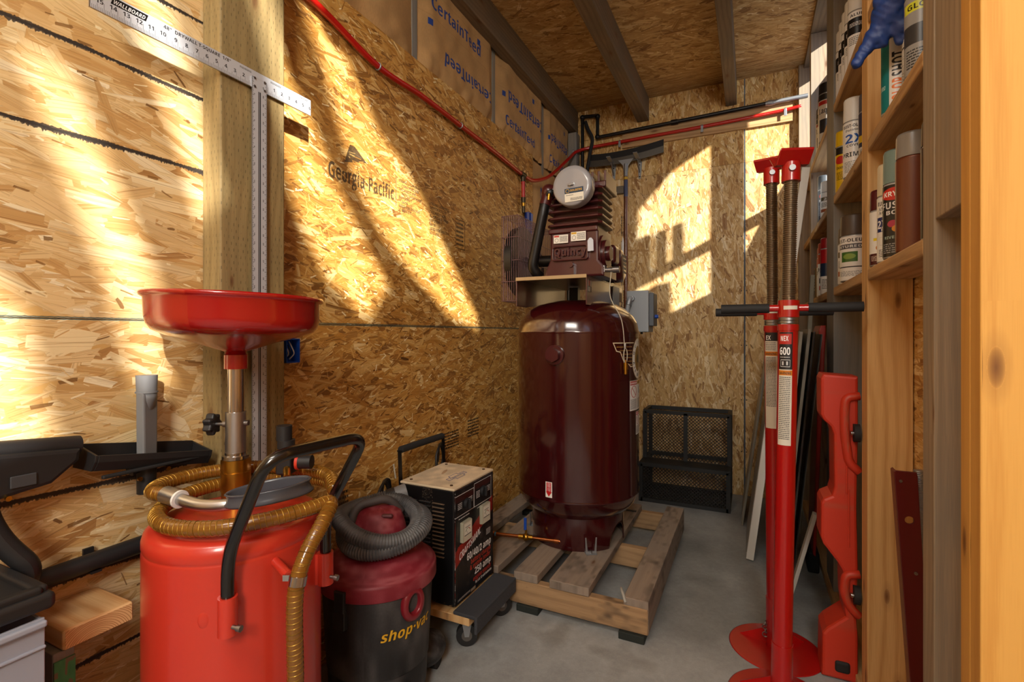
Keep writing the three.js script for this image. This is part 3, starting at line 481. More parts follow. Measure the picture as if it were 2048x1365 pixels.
// ------------------------------------------------------------------ red oil drain drum (own axes: x right, z towards the camera)
{
  const t = thing('oil_drain_drum', 'red upright waste oil drum with raised red funnel and black push handle', 'oil drain', [0.285, 0, -0.754], YAW);
  part('drum', lathe([[0, 0.09], [0.19, 0.09], [0.199, 0.1], [0.2, 0.11], [0.2, 0.722], [0.197, 0.727], [0.197, 0.731], [0.2, 0.736], [0.2, 0.748], [0.196, 0.761], [0.188, 0.768], [0.17, 0.772], [0.08, 0.782], [0, 0.784]], 96).scale(0.9, 1, 0.9).translate(0.019, 0, 0.008), M.red, t);
  part('dent', new THREE.SphereGeometry(0.014, 16, 10).scale(0.8, 1.3, 0.25).rotateY(rad(12)).translate(0.05, 0.625, 0.1835), M.red, t);
  part('base', [cylY(0.14, 0.03, 0.019, 0.075, 0.008)], M.redDeep, t);
  for (const a of [0.5, 2.1, 3.7, 5.3]) { const w = part('caster', [cylX(0.028, 0.02, 0, 0, 0, 20).rotateY(a).translate(0.15 * Math.sin(a), 0.029, 0.15 * Math.cos(a)), bx(0.03, 0.03, 0.03).translate(0.15 * Math.sin(a), 0.062, 0.15 * Math.cos(a))], M.rubber, t); }
  // handle
  part('handle', pipe([[0.104, 0.62, 0.196], [0.104, 0.757, 0.196], [0.212, 0.962, 0.262], [0.332, 0.962, 0.066], [0.219, 0.77, 0.0], [0.219, 0.63, 0.0]], 0.0122, 0.05, 18), M.blackGloss, t);
  for (const [x, z, nx, nz] of [[0.104, 0.196, 0.47, 0.88], [0.219, 0.0, 1, 0]]) {
    const b = part('handle_bracket', [rod([x, 0.605, z], [x, 0.678, z], 0.0175, 0.0175, 24), bx(0.02, 0.07, 0.03).rotateY(Math.atan2(nx, nz)).translate(x - nx * 0.012, 0.64, z - nz * 0.012)], M.red, t);
    part('bolt', [rod([x + 0.015, 0.625, z + 0.01], [x + 0.032, 0.624, z + 0.014], 0.004, 0.004, 10), rod([x + 0.026, 0.6245, z + 0.0126], [x + 0.034, 0.624, z + 0.0145], 0.0068, 0.0068, 6)], M.steel, b);
  }
  // riser
  const px = -0.02, pz = -0.055;
  part('brass_fitting', [new THREE.CylinderGeometry(0.031, 0.031, 0.02, 6).translate(px, 0.794, pz), cylY(0.033, 0.046, px, 0.828, pz), new THREE.CylinderGeometry(0.0325, 0.0325, 0.03, 6).translate(px, 0.866, pz)], M.brass, t);
  part('lock_ring', [cylY(0.03, 0.008, px, 0.886, pz), cylY(0.024, 0.01, px, 0.893, pz)], M.chrome, t);
  part('riser_tube', cylY(0.0185, 0.24, px, 1.0, pz, 32), M.chrome, t);
  const col = part('clamp_collar', new THREE.CylinderGeometry(0.0228, 0.0235, 0.1, 32).translate(px, 0.945, pz), M.alu, t);
  part('thumb_screw', [rod([px - 0.022, 0.965, pz], [px - 0.05, 0.965, pz], 0.0042, 0.0042, 10), rod([px - 0.02, 0.965, pz], [px - 0.03, 0.965, pz], 0.008, 0.008, 6)], M.steel, col); part('bolt', rod([px + 0.02, 0.968, pz], [px + 0.031, 0.968, pz], 0.007, 0.007, 6), M.steel, col);
  const star = []; for (let i = 0; i < 48; i++) { const a = i / 48 * 2 * Math.PI, r = 0.024 + 0.0035 * Math.cos(a * 7); star.push([r * Math.cos(a), r * Math.sin(a)]); }
  part('knob', plate(star, 0.02, 0.004).rotateY(Math.PI / 2).translate(px - 0.068, 0.965, pz), M.plasticBlack, col);
  // funnel: pan with rolled rim, flat-bottomed cone running to an off-centre spout
  const fn = lathe([[0.0235, 1.108], [0.0245, 1.108], [0.0245, 1.142], [0.1, 1.163], [0.168, 1.181], [0.196, 1.192], [0.207, 1.205], [0.2115, 1.222], [0.2135, 1.262], [0.221, 1.266], [0.2235, 1.271], [0.221, 1.276], [0.214, 1.274], [0.211, 1.262], [0.209, 1.224], [0.2, 1.205], [0.168, 1.186], [0.022, 1.146], [0.0225, 1.108]].map(([r, y]) => [r < 0.03 ? r : r * 0.86, y]), 96), fp = fn.attributes.position;
  for (let i = 0; i < fp.count; i++) { const y = fp.getY(i), k = THREE.MathUtils.clamp((1.195 - y) / 0.05, 0, 1); fp.setX(i, fp.getX(i) - 0.002 + k * (px + 0.002)); fp.setZ(i, fp.getZ(i) - 0.03 + k * (pz + 0.03)); fp.setY(i, y - (fp.getX(i) - px) * 0.028 * (1 - k)); }
  fn.computeVertexNormals(); part('funnel', fn, M.redFunnel, t);
  part('funnel_socket', cylY(0.026, 0.034, px, 1.117, pz, 32), M.redFunnel, t);
  // amber spiral hose coiled on the lid, one end hanging down the front
  const amber = new THREE.MeshPhysicalMaterial({ color: 0x8a5a1c, roughness: 0.22, clearcoat: 0.6, transmission: 0.25, thickness: 0 });
  const run = [[0.222, 0.12, 0.155], [0.221, 0.3, 0.158], [0.219, 0.5, 0.16], [0.221, 0.68, 0.16], [0.232, 0.735, 0.14], [0.25, 0.785, 0.095], [0.25, 0.812, 0.055], [0.215, 0.808, 0.085], [0.15, 0.803, 0.135], [0.06, 0.797, 0.165], [-0.04, 0.795, 0.15], [-0.105, 0.797, 0.095], [-0.13, 0.8, 0.01], [-0.105, 0.803, -0.08], [-0.02, 0.806, -0.145], [0.09, 0.808, -0.15], [0.19, 0.81, -0.1], [0.232, 0.814, -0.02], [0.2, 0.832, -0.075], [0.1, 0.838, -0.125], [-0.02, 0.838, -0.14], [-0.12, 0.836, -0.09], [-0.163, 0.834, -0.01], [-0.15, 0.832, 0.045], [-0.1, 0.829, 0.062]];
  const hp = smooth(run, 520);
  part('hose', sweepPts(hp, 14, () => 0.0158), amber, t);
  const coils = []; { // brass-coloured helix inside the hose wall
    const P = []; let ang = 0; for (let i = 0; i < hp.length - 1; i++) { const T = hp[i + 1].clone().sub(hp[i]), s = T.length(); T.normalize(); const n1 = Math.abs(T.y) < 0.9 ? UP.clone().cross(T).normalize() : V(1, 0, 0).cross(T).normalize(), n2 = T.clone().cross(n1); for (let k = 0; k < 8; k++) { ang += (s / 8) / 0.0105 * 2 * Math.PI; P.push(hp[i].clone().addScaledVector(T, s * k / 8).addScaledVector(n1, Math.cos(ang) * 0.0156).addScaledVector(n2, Math.sin(ang) * 0.0156)); } }
    coils.push(sweepPts(P, 4, () => 0.0011));
  }
  part('hose_coil', coils, std(0xb08a3c, 0.35, 0.8), t);
  part('nozzle_sleeve', rod([-0.112, 0.83, 0.058], [-0.07, 0.826, 0.076], 0.0185, 0.0185, 28), M.alu, t);
  part('nozzle_ring', rod([-0.071, 0.826, 0.0755], [-0.066, 0.8255, 0.0775], 0.0192, 0.0192, 28), M.white, t);
  part('nozzle', sweepPts(smooth([[-0.068, 0.8258, 0.077], [-0.04, 0.823, 0.088], [0.0, 0.82, 0.1], [0.05, 0.822, 0.098], [0.09, 0.828, 0.078]], 40), 20, () => 0.0125), M.alu, t);
  const clampAt = part('hose_clamp', [rod([0.222, 0.682, 0.16], [0.224, 0.7, 0.157], 0.0178, 0.0178, 24), bx(0.014, 0.012, 0.012, 0.203, 0.698, 0.16)], M.chrome, t);
  part('stub', rod([0.15, 0.712, 0.11], [0.203, 0.699, 0.156], 0.0095, 0.0095, 20), M.red, t);
  // clear grey rubber boot lying on the lid
  const boot = lathe([[0.93, -0.011], [1, -0.012], [1.02, -0.006], [0.97, 0.0], [0.94, 0.012], [0.96, 0.02], [0.99, 0.023], [0.95, 0.026], [0.9, 0.02], [0.9, -0.006], [0.93, -0.011]], 48).scale(0.088, 1, 0.05);
  part('rubber_boot', boot.scale(1, 0.75, 1).rotateZ(0.12).rotateY(0.28).translate(0.128, 0.838, 0.078), new THREE.MeshPhysicalMaterial({ color: 0x565962, roughness: 0.25, transmission: 0.35, thickness: 0 }), t);
  // air regulator
  const rg = part('regulator', [rb(0.038, 0.044, 0.038, 0.105, 0.868, -0.05, 0.006), cylY(0.012, 0.03, 0.105, 0.835, -0.05), cylY(0.02, 0.02, 0.105, 0.918, -0.05), cylY(0.018, 0.035, 0.1, 0.945, -0.05)], M.plasticBlack, t);
  part('adjuster', [cylX(0.0165, 0.03, 0.152, 0.874, -0.05)], M.plasticBlack, rg); part('red_ring', cylX(0.0175, 0.007, 0.134, 0.873, -0.05), M.red, rg);
  part('fitting', [rod([0.115, 0.862, -0.03], [0.13, 0.85, 0.0], 0.0085, 0.0085, 12), rod([0.13, 0.85, 0], [0.1, 0.815, 0.005], 0.006, 0.006, 10)], M.brass, rg); part('brass_nipple', cylY(0.01, 0.012, 0.105, 0.896, -0.05, 12), M.brass, rg);
}

// ------------------------------------------------------------------ wet/dry vacuum (own axes: x right, z towards the camera)
{
  const t = thing('shop_vacuum', 'dusty wet and dry vacuum with maroon lid and grey hose coiled on top', 'vacuum', [0.29, 0, -1.255], YAW);
  const N = noiseOf(55), dusty = (a, b, seed) => new THREE.MeshStandardMaterial({ roughness: 0.55, map: canvasOf(768, 512, (g, W, H) => { const Q = noiseOf(seed), im = g.createImageData(W, H); for (let y = 0, i = 0; y < H; y++) for (let x = 0; x < W; x++, i += 4) { const n = Q(x / 70, y / 45, 11, 12) * 0.6 + Q(x / 18, y / 30, 42, 17) * 0.4, s = Q(x / 2, y / 2), k = Math.min(1, Math.max(0, (n - 0.36) * 2.2 + (s - 0.5) * 0.18)), c = mix3(a, b, k); im.data[i] = c[0]; im.data[i + 1] = c[1]; im.data[i + 2] = c[2]; im.data[i + 3] = 255; } g.putImageData(im, 0, 0); }) });
  const body = dusty([27, 27, 29], [74, 72, 72], 56), lid = dusty([118, 22, 36], [150, 72, 78], 57);
  part('tank', lathe([[0, 0.05], [0.142, 0.05], [0.152, 0.07], [0.156, 0.16], [0.159, 0.162], [0.159, 0.166], [0.167, 0.3], [0.172, 0.415], [0.15, 0.42], [0, 0.42]], 72), body, t);
  part('lid', lathe([[0, 0.405], [0.178, 0.405], [0.184, 0.409], [0.184, 0.446], [0.179, 0.455], [0.168, 0.46], [0.152, 0.476], [0.13, 0.494], [0.11, 0.503], [0, 0.508]], 72), lid, t);
  part('motor_cover', lathe([[0, 0.632], [0.045, 0.628], [0.068, 0.612], [0.082, 0.57], [0.09, 0.5], [0.09, 0.48]], 48).scale(1.05, 1, 0.92), lid, t);
  part('carry_handle', pipe([[-0.08, 0.57, 0.05], [-0.062, 0.64, 0.03], [0.03, 0.652, -0.01], [0.065, 0.6, -0.03]], 0.013, 0.03), std(0x4a4748, 0.6), t);
  part('power_switch', rb(0.036, 0.012, 0.016, 0.04, 0.614, 0.05, 0.006), std(0x5a2a30, 0.5), t);
  part('latch', [plate([[-0.016, -0.03], [0.016, -0.03], [0.018, 0.03], [-0.018, 0.03]], 0.014, 0.003).rotateY(rad(-22)).translate(-0.062, 0.412, 0.168), rb(0.045, 0.06, 0.02).rotateY(rad(-22)).translate(-0.07, 0.355, 0.158)], M.plasticBlack, t);
  part('deflector', rb(0.05, 0.008, 0.03, 0.085, 0.452, 0.115, 0.003).rotateY(0), M.darkGrey, t);
  // inlet port on the side of the lid
  const port = part('inlet_port', lathe([[0.026, -0.008], [0.05, -0.008], [0.052, 0.006], [0.046, 0.016], [0.032, 0.018], [0.028, 0.012], [0.026, -0.008]], 36).rotateX(Math.PI / 2).scale(0.8, 1.05, 1).rotateY(rad(50)).translate(0.128, 0.375, 0.107), glossy(0x7a1420, 0.4, 0.4), t);
  part('port_throat', cylZ(0.03, 0.012, 0, 0, 0, 28).scale(0.8, 1.05, 1).rotateY(rad(50)).translate(0.124, 0.375, 0.104), std(0x2a0c10, 0.6), port);
  part('brand_decal', curved(0.1675, rad(14), rad(86), 0.268, 0.32, 24), new THREE.MeshStandardMaterial({ roughness: 0.5, transparent: true, alphaTest: 0.5, map: canvasOf(768, 200, (g, W, H) => { g.clearRect(0, 0, W, H); g.font = 'italic bold 160px sans-serif'; g.lineWidth = 10; g.strokeStyle = '#1a1712'; g.strokeText('shop·vac', 20, 140, W - 40); text(g, 'shop·vac', 20, 140, 160, { color: '#d9a81c', weight: 'italic bold', width: W - 40 }); }) }), t);
  const foot = (a) => { const x = 0.2 * Math.sin(a), z = 0.2 * Math.cos(a), f = part('caster_foot', new THREE.SphereGeometry(0.062, 24, 16).scale(0.9, 0.95, 1.2).rotateY(a).translate(x * 0.93, 0.085, z * 0.93), body, t); part('wheel', [cylX(0.03, 0.024, 0, 0, 0, 20).rotateY(a + 0.5).translate(x * 1.12, 0.03, z * 1.12)], M.rubber, f); };
  for (const a of [rad(135), rad(225), rad(-40), rad(40)]) foot(a);
  // grey ribbed hose: two turns over the lid, end cuff pointing to the charger
  const turn = []; for (let i = 0; i <= 34; i++) { const a = rad(150) + i / 34 * rad(640), k = i / 34; turn.push([0.015 + (0.124 + 0.014 * Math.sin(a * 0.5)) * Math.sin(-a) * 1.0, 0.55 + 0.036 * Math.cos(a + 2.4 + k * 1.4) + k * 0.05, 0.015 + (0.106) * Math.cos(a)]); }
  const tail = [[-0.075, 0.606, -0.07], [-0.035, 0.612, -0.095], [0.005, 0.62, -0.11]];
  const P = smooth([...turn, ...tail], 900);
  part('hose', sweepPts(P, 16, (len) => 0.0266 - 0.0036 * (0.5 + 0.5 * Math.cos(len / 0.008 * 2 * Math.PI))), dusty([62, 62, 64], [98, 97, 96], 58), t);
  part('hose_cuff', [rod([0.0, 0.619, -0.108], [0.027, 0.626, -0.118], 0.027, 0.027, 24)], M.plasticBlack, t); part('hose_tip', rod([0.025, 0.6255, -0.117], [0.062, 0.635, -0.131], 0.0255, 0.0275, 24), M.plasticGrey, t);
}
// ------------------------------------------------------------------ dolly and battery charger
{
  const t = thing('furniture_dolly', 'low wooden dolly with dark carpeted edge carrying the battery charger', 'dolly', [0, 0, 0]);
  part('deck', timber(0.36, 0.03, 0.33, 0.262, 0.122, -1.735, 'z'), WOOD.fir, t);
  const carpet = (() => { const r = rngOf(77), tx = pixelsOf(256, 256, () => { const v = 38 + r() * 44; return [v, v * 1.02, v * 1.1]; }); tx.repeat.set(6, 6); const b = plainCopy(tx); b.wrapS = b.wrapT = THREE.RepeatWrapping; b.repeat.set(6, 6); return new THREE.MeshStandardMaterial({ map: tx, bumpMap: b, bumpScale: 0.002, roughness: 0.98 }); })();
  part('carpet', [rb(0.105, 0.014, 0.335, 0.424, 0.143, -1.735, 0.006), plate([[0, -0.003], [0.335, 0], [0.335, 0.058], [0, 0.06]], 0.012, 0.003).rotateY(Math.PI / 2).translate(0.464, 0.09, -1.567)], carpet, t);
  for (const [x, z, a] of [[0.4, -1.625, 0.5], [0.425, -1.862, 0.9], [0.13, -1.62, 0.2], [0.13, -1.85, 0.4]]) {
    const c = part('caster', [bx(0.05, 0.004, 0.05, x, 0.105, z), plate([[-0.02, 0.055], [0.02, 0.055], [0.008, -0.008], [-0.008, -0.008]], 0.002).rotateY(a).translate(x + 0.016 * Math.sin(a), 0.047, z + 0.016 * Math.cos(a)), plate([[-0.02, 0.055], [0.02, 0.055], [0.008, -0.008], [-0.008, -0.008]], 0.002).rotateY(a).translate(x - 0.018 * Math.sin(a), 0.047, z - 0.018 * Math.cos(a))], M.galv, t);
    part('wheel', cylZ(0.041, 0.026, 0, 0, 0, 32).rotateY(a).translate(x, 0.0415, z), M.rubber, c); part('hub', cylZ(0.02, 0.031, 0, 0, 0, 20).rotateY(a).translate(x, 0.0415, z), std(0x55504c, 0.5), c);
  }
}
{
  const t = thing('battery_charger', 'black upright battery charger with cream top, two meters and two knobs', 'battery charger', [0, 0, 0]);
  const x0 = 0.116, x1 = 0.366, z0 = -1.585, z1 = -1.9, y0 = 0.1505, y1 = 0.59, cx = (x0 + x1) / 2, cz = (z0 + z1) / 2, cy = (y0 + y1) / 2;
  const N = noiseOf(61), paint = new THREE.MeshStandardMaterial({ roughness: 0.38, map: canvasOf(512, 512, (g, W, H) => { g.fillStyle = '#111113'; g.fillRect(0, 0, W, H); const r = rngOf(4); for (let i = 0; i < 240; i++) { g.fillStyle = ['#8a7a66', '#6d4a34', '#9a9084'][(r() * 3) | 0]; g.globalAlpha = 0.7; g.fillRect(W * (0.42 + r() * 0.2), H * r() * r(), 1 + r() * 3, 1 + r() * 7); } for (let i = 0; i < 50; i++) { g.fillStyle = '#8a6a4a'; g.fillRect(r() * W, H - r() * 14, 2 + r() * 18, 1 + r() * 4); } }) });
  part('case', rb(x1 - x0, y1 - y0, z0 - z1, cx, cy, cz, 0.006), paint, t);
  const top = printed(512, 512, (g, W, H) => {
    const im = g.createImageData(W, H); for (let y = 0, i = 0; y < H; y++) for (let x = 0; x < W; x++, i += 4) { const v = 0.86 + 0.2 * N(x / 60, y / 60) + 0.05 * N(x / 6, y / 6); im.data[i] = 214 * v; im.data[i + 1] = 194 * v; im.data[i + 2] = 164 * v; im.data[i + 3] = 255; } g.putImageData(im, 0, 0);
    g.fillStyle = 'rgba(130,70,30,0.35)'; g.beginPath(); g.ellipse(W * 0.35, H * 0.42, 60, 16, 1.2, 0, 7); g.fill();
    g.save(); g.translate(W * 0.67, H * 0.5); g.rotate(-Math.PI / 2); g.strokeStyle = '#2a4480'; g.lineWidth = 6; g.beginPath(); [[-110, -22], [-62, -22], [-50, -48], [48, -48], [38, -22], [110, -22], [98, 22], [50, 22], [40, 48], [-58, 48], [-48, 22], [-122, 22]].forEach(([x, y], i) => (i ? g.lineTo(x, y) : g.moveTo(x, y))); g.closePath(); g.stroke(); text(g, 'Chevrolet', 0, 12, 36, { color: '#2a4480', font: 'serif', align: 'center', weight: 'italic bold' }); g.restore();
  }, 0.6);
  part('top_pad', rb(x1 - x0 + 0.004, 0.01, z0 - z1 + 0.002, cx, y1 + 0.004, cz, 0.004), std(0xd6c3a4, 0.6), t);
  part('top_print', new THREE.PlaneGeometry(x1 - x0 - 0.004, z0 - z1 - 0.006).rotateX(-Math.PI / 2).translate(cx, y1 + 0.0094, cz), top, t);
  for (const [x, z] of [[x0 + 0.03, z0 - 0.03], [x1 - 0.03, z0 - 0.03], [x0 + 0.03, z1 + 0.03], [x1 - 0.03, z1 + 0.03]]) part('screw', cylY(0.006, 0.004, x, y1 + 0.0105, z, 16), std(0x5a4636, 0.5, 0.6), t);
  const louvreMat = std(0x4a4a4c, 0.4, 0.4), louvreWorn = std(0x6d5a48, 0.6);
  // louvres on the side that faces the camera: three columns of slots with turned-out lips
  for (let c = 0; c < 3; c++) for (let k = 0; k < 14; k++) part('louvre', [bx(0.052, 0.0028, 0.007, x0 + 0.056 + c * 0.063, y1 - 0.055 - k * 0.0155, z0 + 0.003).rotateX(0)], c === 2 ? louvreWorn : louvreMat, t);
  const panel = printed(720, 1000, (g, W, H) => {
    g.fillStyle = '#131315'; g.fillRect(0, 0, W, H); g.fillStyle = 'rgba(120,110,96,0.16)'; const r = rngOf(12); for (let i = 0; i < 60; i++) { g.beginPath(); g.ellipse(r() * W, r() * H, 10 + r() * 60, 6 + r() * 30, r() * 3, 0, 7); g.fill(); }
    g.fillStyle = '#b3271a'; for (let i = 0; i < 16; i++) { const o = i * 9; g.beginPath(); g.moveTo(0, H * 0.67 - o); g.lineTo(W * 0.98, H * 0.36 - o); g.lineTo(W * 0.98, H * 0.36 - o + 6); g.lineTo(0, H * 0.67 - o + 6); g.fill(); }
    g.save(); g.transform(1, -0.29, -0.12, 1, 0, 0); g.save(); text(g, 'CRAFTSMAN.', W * 0.2, H * 0.675, 92, { color: '#f2f2f2', width: W * 0.56 }); g.restore();
    text(g, 'SEARS', W * 0.14, H * 0.575, 56, { color: '#b3271a', width: 190 }); g.restore();
    text(g, '60/40/2 amp', W * 0.28, H * 0.685, 92, { color: '#f2f2f2', width: W * 0.66 });
    text(g, 'battery charger', W * 0.38, H * 0.742, 62, { color: '#c2331f', width: W * 0.56, weight: 'bold' }); text(g, '& system tester', W * 0.36, H * 0.795, 62, { color: '#c2331f', width: W * 0.56 });
    text(g, '250 amp', W * 0.48, H * 0.865, 88, { color: '#f2f2f2', width: W * 0.46 }); text(g, 'engine starter', W * 0.44, H * 0.92, 60, { color: '#c2331f', width: W * 0.5 }); text(g, 'for 6 & 12 volt batteries', W * 0.5, H * 0.955, 34, { color: '#f2f2f2', width: W * 0.45 });
    greeked(g, W * 0.06, H * 0.965, W * 0.3, 20, 2, '#ccc', 9); g.fillStyle = '#9d8f7e'; g.fillRect(W * 0.38, H * 0.97, 90, 26);
    g.strokeStyle = '#e8e8e8'; g.lineWidth = 5; g.strokeRect(-10, H * 0.05, W * 0.47, H * 0.185); g.strokeRect(W * 0.47, H * 0.02, W * 0.47, H * 0.215); g.fillStyle = '#3a1512'; g.fillRect(4, H * 0.06, W * 0.45, H * 0.05); g.fillRect(W * 0.49, H * 0.03, W * 0.43, H * 0.05);
    greeked(g, W * 0.06, H * 0.12, W * 0.1, 60, 4, '#ddd', 2); greeked(g, W * 0.3, H * 0.11, W * 0.12, 60, 4, '#ddd', 3); greeked(g, W * 0.52, H * 0.1, W * 0.1, 70, 5, '#ddd', 4); greeked(g, W * 0.8, H * 0.1, W * 0.11, 60, 4, '#ddd', 5);
    greeked(g, W * 0.08, H * 0.255, W * 0.26, 16, 1, '#ddd', 6); greeked(g, W * 0.55, H * 0.255, W * 0.26, 16, 1, '#ddd', 7); greeked(g, W * 0.8, H * 0.52, W * 0.12, 60, 5, '#ddd', 10);
  }, 0.4);
  part('front_panel', bx(z0 - z1 - 0.012, y1 - y0 - 0.006, 0.003).rotateY(Math.PI / 2).translate(x1 + 0.0015, cy, cz), panel, t);
  const face = (u, v) => [x1 + 0.003, y1 - 0.003 - v * (y1 - y0 - 0.006), z0 - 0.006 - u * (z0 - z1 - 0.012)];
  for (const [u, v] of [[0.27, 0.155], [0.7, 0.125]]) { const [x, y, z] = face(u, v), k = part('knob', cylX(0.021, 0.012, x + 0.006, y, z), M.plasticBlack, t); part('pointer', rb(0.012, 0.04, 0.01, x + 0.016, y, z, 0.003), M.plasticBlack, k); }
  const dial = printed(200, 220, (g, W, H) => { g.fillStyle = '#cfc9b4'; g.fillRect(0, 0, W, H); g.fillStyle = '#e6e2d2'; g.fillRect(14, 14, W - 28, H * 0.6); g.lineWidth = 8; g.strokeStyle = '#4b6a3a'; g.beginPath(); g.arc(W / 2, H * 0.62, 62, 3.6, 4.7); g.stroke(); g.strokeStyle = '#a33422'; g.beginPath(); g.arc(W / 2, H * 0.62, 62, 4.9, 5.8); g.stroke(); g.strokeStyle = '#333'; g.lineWidth = 3; g.beginPath(); g.moveTo(W / 2, H * 0.64); g.lineTo(W * 0.3, H * 0.4); g.stroke(); greeked(g, 40, H * 0.22, W - 80, 20, 1, '#555', 3); g.fillStyle = '#3a3a36'; g.fillRect(20, H * 0.66, W - 40, 10); });
  for (const [u, v] of [[0.22, 0.385], [0.72, 0.34]]) { const [x, y, z] = face(u, v), m = part('meter', rb(0.016, 0.078, 0.068, x + 0.007, y, z, 0.004), std(0x9c9884, 0.3), t); part('dial', new THREE.PlaneGeometry(0.062, 0.072).rotateY(Math.PI / 2).translate(x + 0.0156, y, z), dial, m); }
  // handle and cords on the wall side
  part('handle_frame', [bar([0.1, 0.42, -1.615], [0.088, 0.71, -1.615], 0.004, 0.02), bar([0.1, 0.42, -1.93], [0.088, 0.71, -1.93], 0.004, 0.02), bar([0.088, 0.708, -1.61], [0.088, 0.708, -1.935], 0.02, 0.004)], M.black, t);
  part('grip', ribbed([[0.088, 0.712, -1.62], [0.088, 0.7125, -1.77], [0.088, 0.712, -1.925]], 0.0145, 0.0012, 0.006, 260, 14), M.rubber, t);
  const loop = (x, y, z, R, n, tilt) => { const P = []; for (let i = 0; i <= n * 24; i++) { const a = i / 24 * 2 * Math.PI; P.push([x + Math.cos(a) * R * 0.35 + Math.sin(i) * 0.002 + i * 0.0003, y + Math.sin(a) * R, z + Math.cos(a) * R * tilt + i * 0.0006]); } return sweepPts(smooth(P, n * 40), 8, () => 0.0052); };
  part('mains_cord', loop(0.07, 0.545, -1.555, 0.062, 4, 0.9), M.plasticBlack, t); part('clamp_cable', loop(0.06, 0.6, -1.955, 0.07, 4, 0.9), M.plasticBlack, t);
  part('cable_tie', [rod([0.08, 0.6, -1.6], [0.082, 0.66, -1.585], 0.003, 0.003, 8)], M.wire, t);
}

// ------------------------------------------------------------------ pallet
{
  const t = thing('pallet', 'weathered dirty wooden pallet under the maroon air compressor', 'pallet', [0, 0, 0]);
  const b = (x0, x1, z0, z1, y0, y1, m, name = 'deck_board', axis = 'z') => part(name, timber(x1 - x0, y1 - y0, z0 - z1, (x0 + x1) / 2, (y0 + y1) / 2, (z0 + z1) / 2, axis, 0.004), m, t);
  b(0.03, 1.02, -1.925, -1.965, 0.03, 0.128, WOOD.palletRaw, 'stringer', 'x'); b(0.03, 0.92, -2.46, -2.5, 0.03, 0.128, WOOD.palletRaw, 'stringer', 'x'); b(0.03, 0.92, -2.98, -3.02, 0.03, 0.128, WOOD.palletRaw, 'stringer', 'x');
  b(0.925, 1.022, -1.93, -3.06, 0.03, 0.158, WOOD.pallet, 'edge_beam');
  b(0.62, 0.79, -1.918, -3.0, 0.1285, 0.165, WOOD.pallet); b(0.455, 0.565, -1.922, -3.0, 0.1285, 0.165, WOOD.pallet); b(0.24, 0.375, -1.93, -3.02, 0.1285, 0.165, WOOD.pallet); b(0.05, 0.15, -1.95, -3.03, 0.1285, 0.165, WOOD.pallet);
  for (const [x, z] of [[0.96, -1.96], [0.96, -2.99], [0.08, -1.96], [0.08, -2.99], [0.52, -1.965], [0.52, -2.99]]) part('foot_block', rb(0.1, 0.03, 0.1, x, 0.015, z, 0.004), std(0x1f2420, 0.8), t);
  part('stretch_wrap', cable([[0.905, 0.16, -1.985], [0.912, 0.168, -1.96], [0.925, 0.162, -1.935], [0.935, 0.14, -1.925]], 0.006, 20, 8), std(0xa9a49a, 0.6), t);
  part('strap_scrap', [rb(0.09, 0.004, 0.02, 0.74, 0.169, -2.86, 0.001), rb(0.03, 0.01, 0.04, 0.7, 0.172, -2.84, 0.002)], M.plasticBlack, t);
}
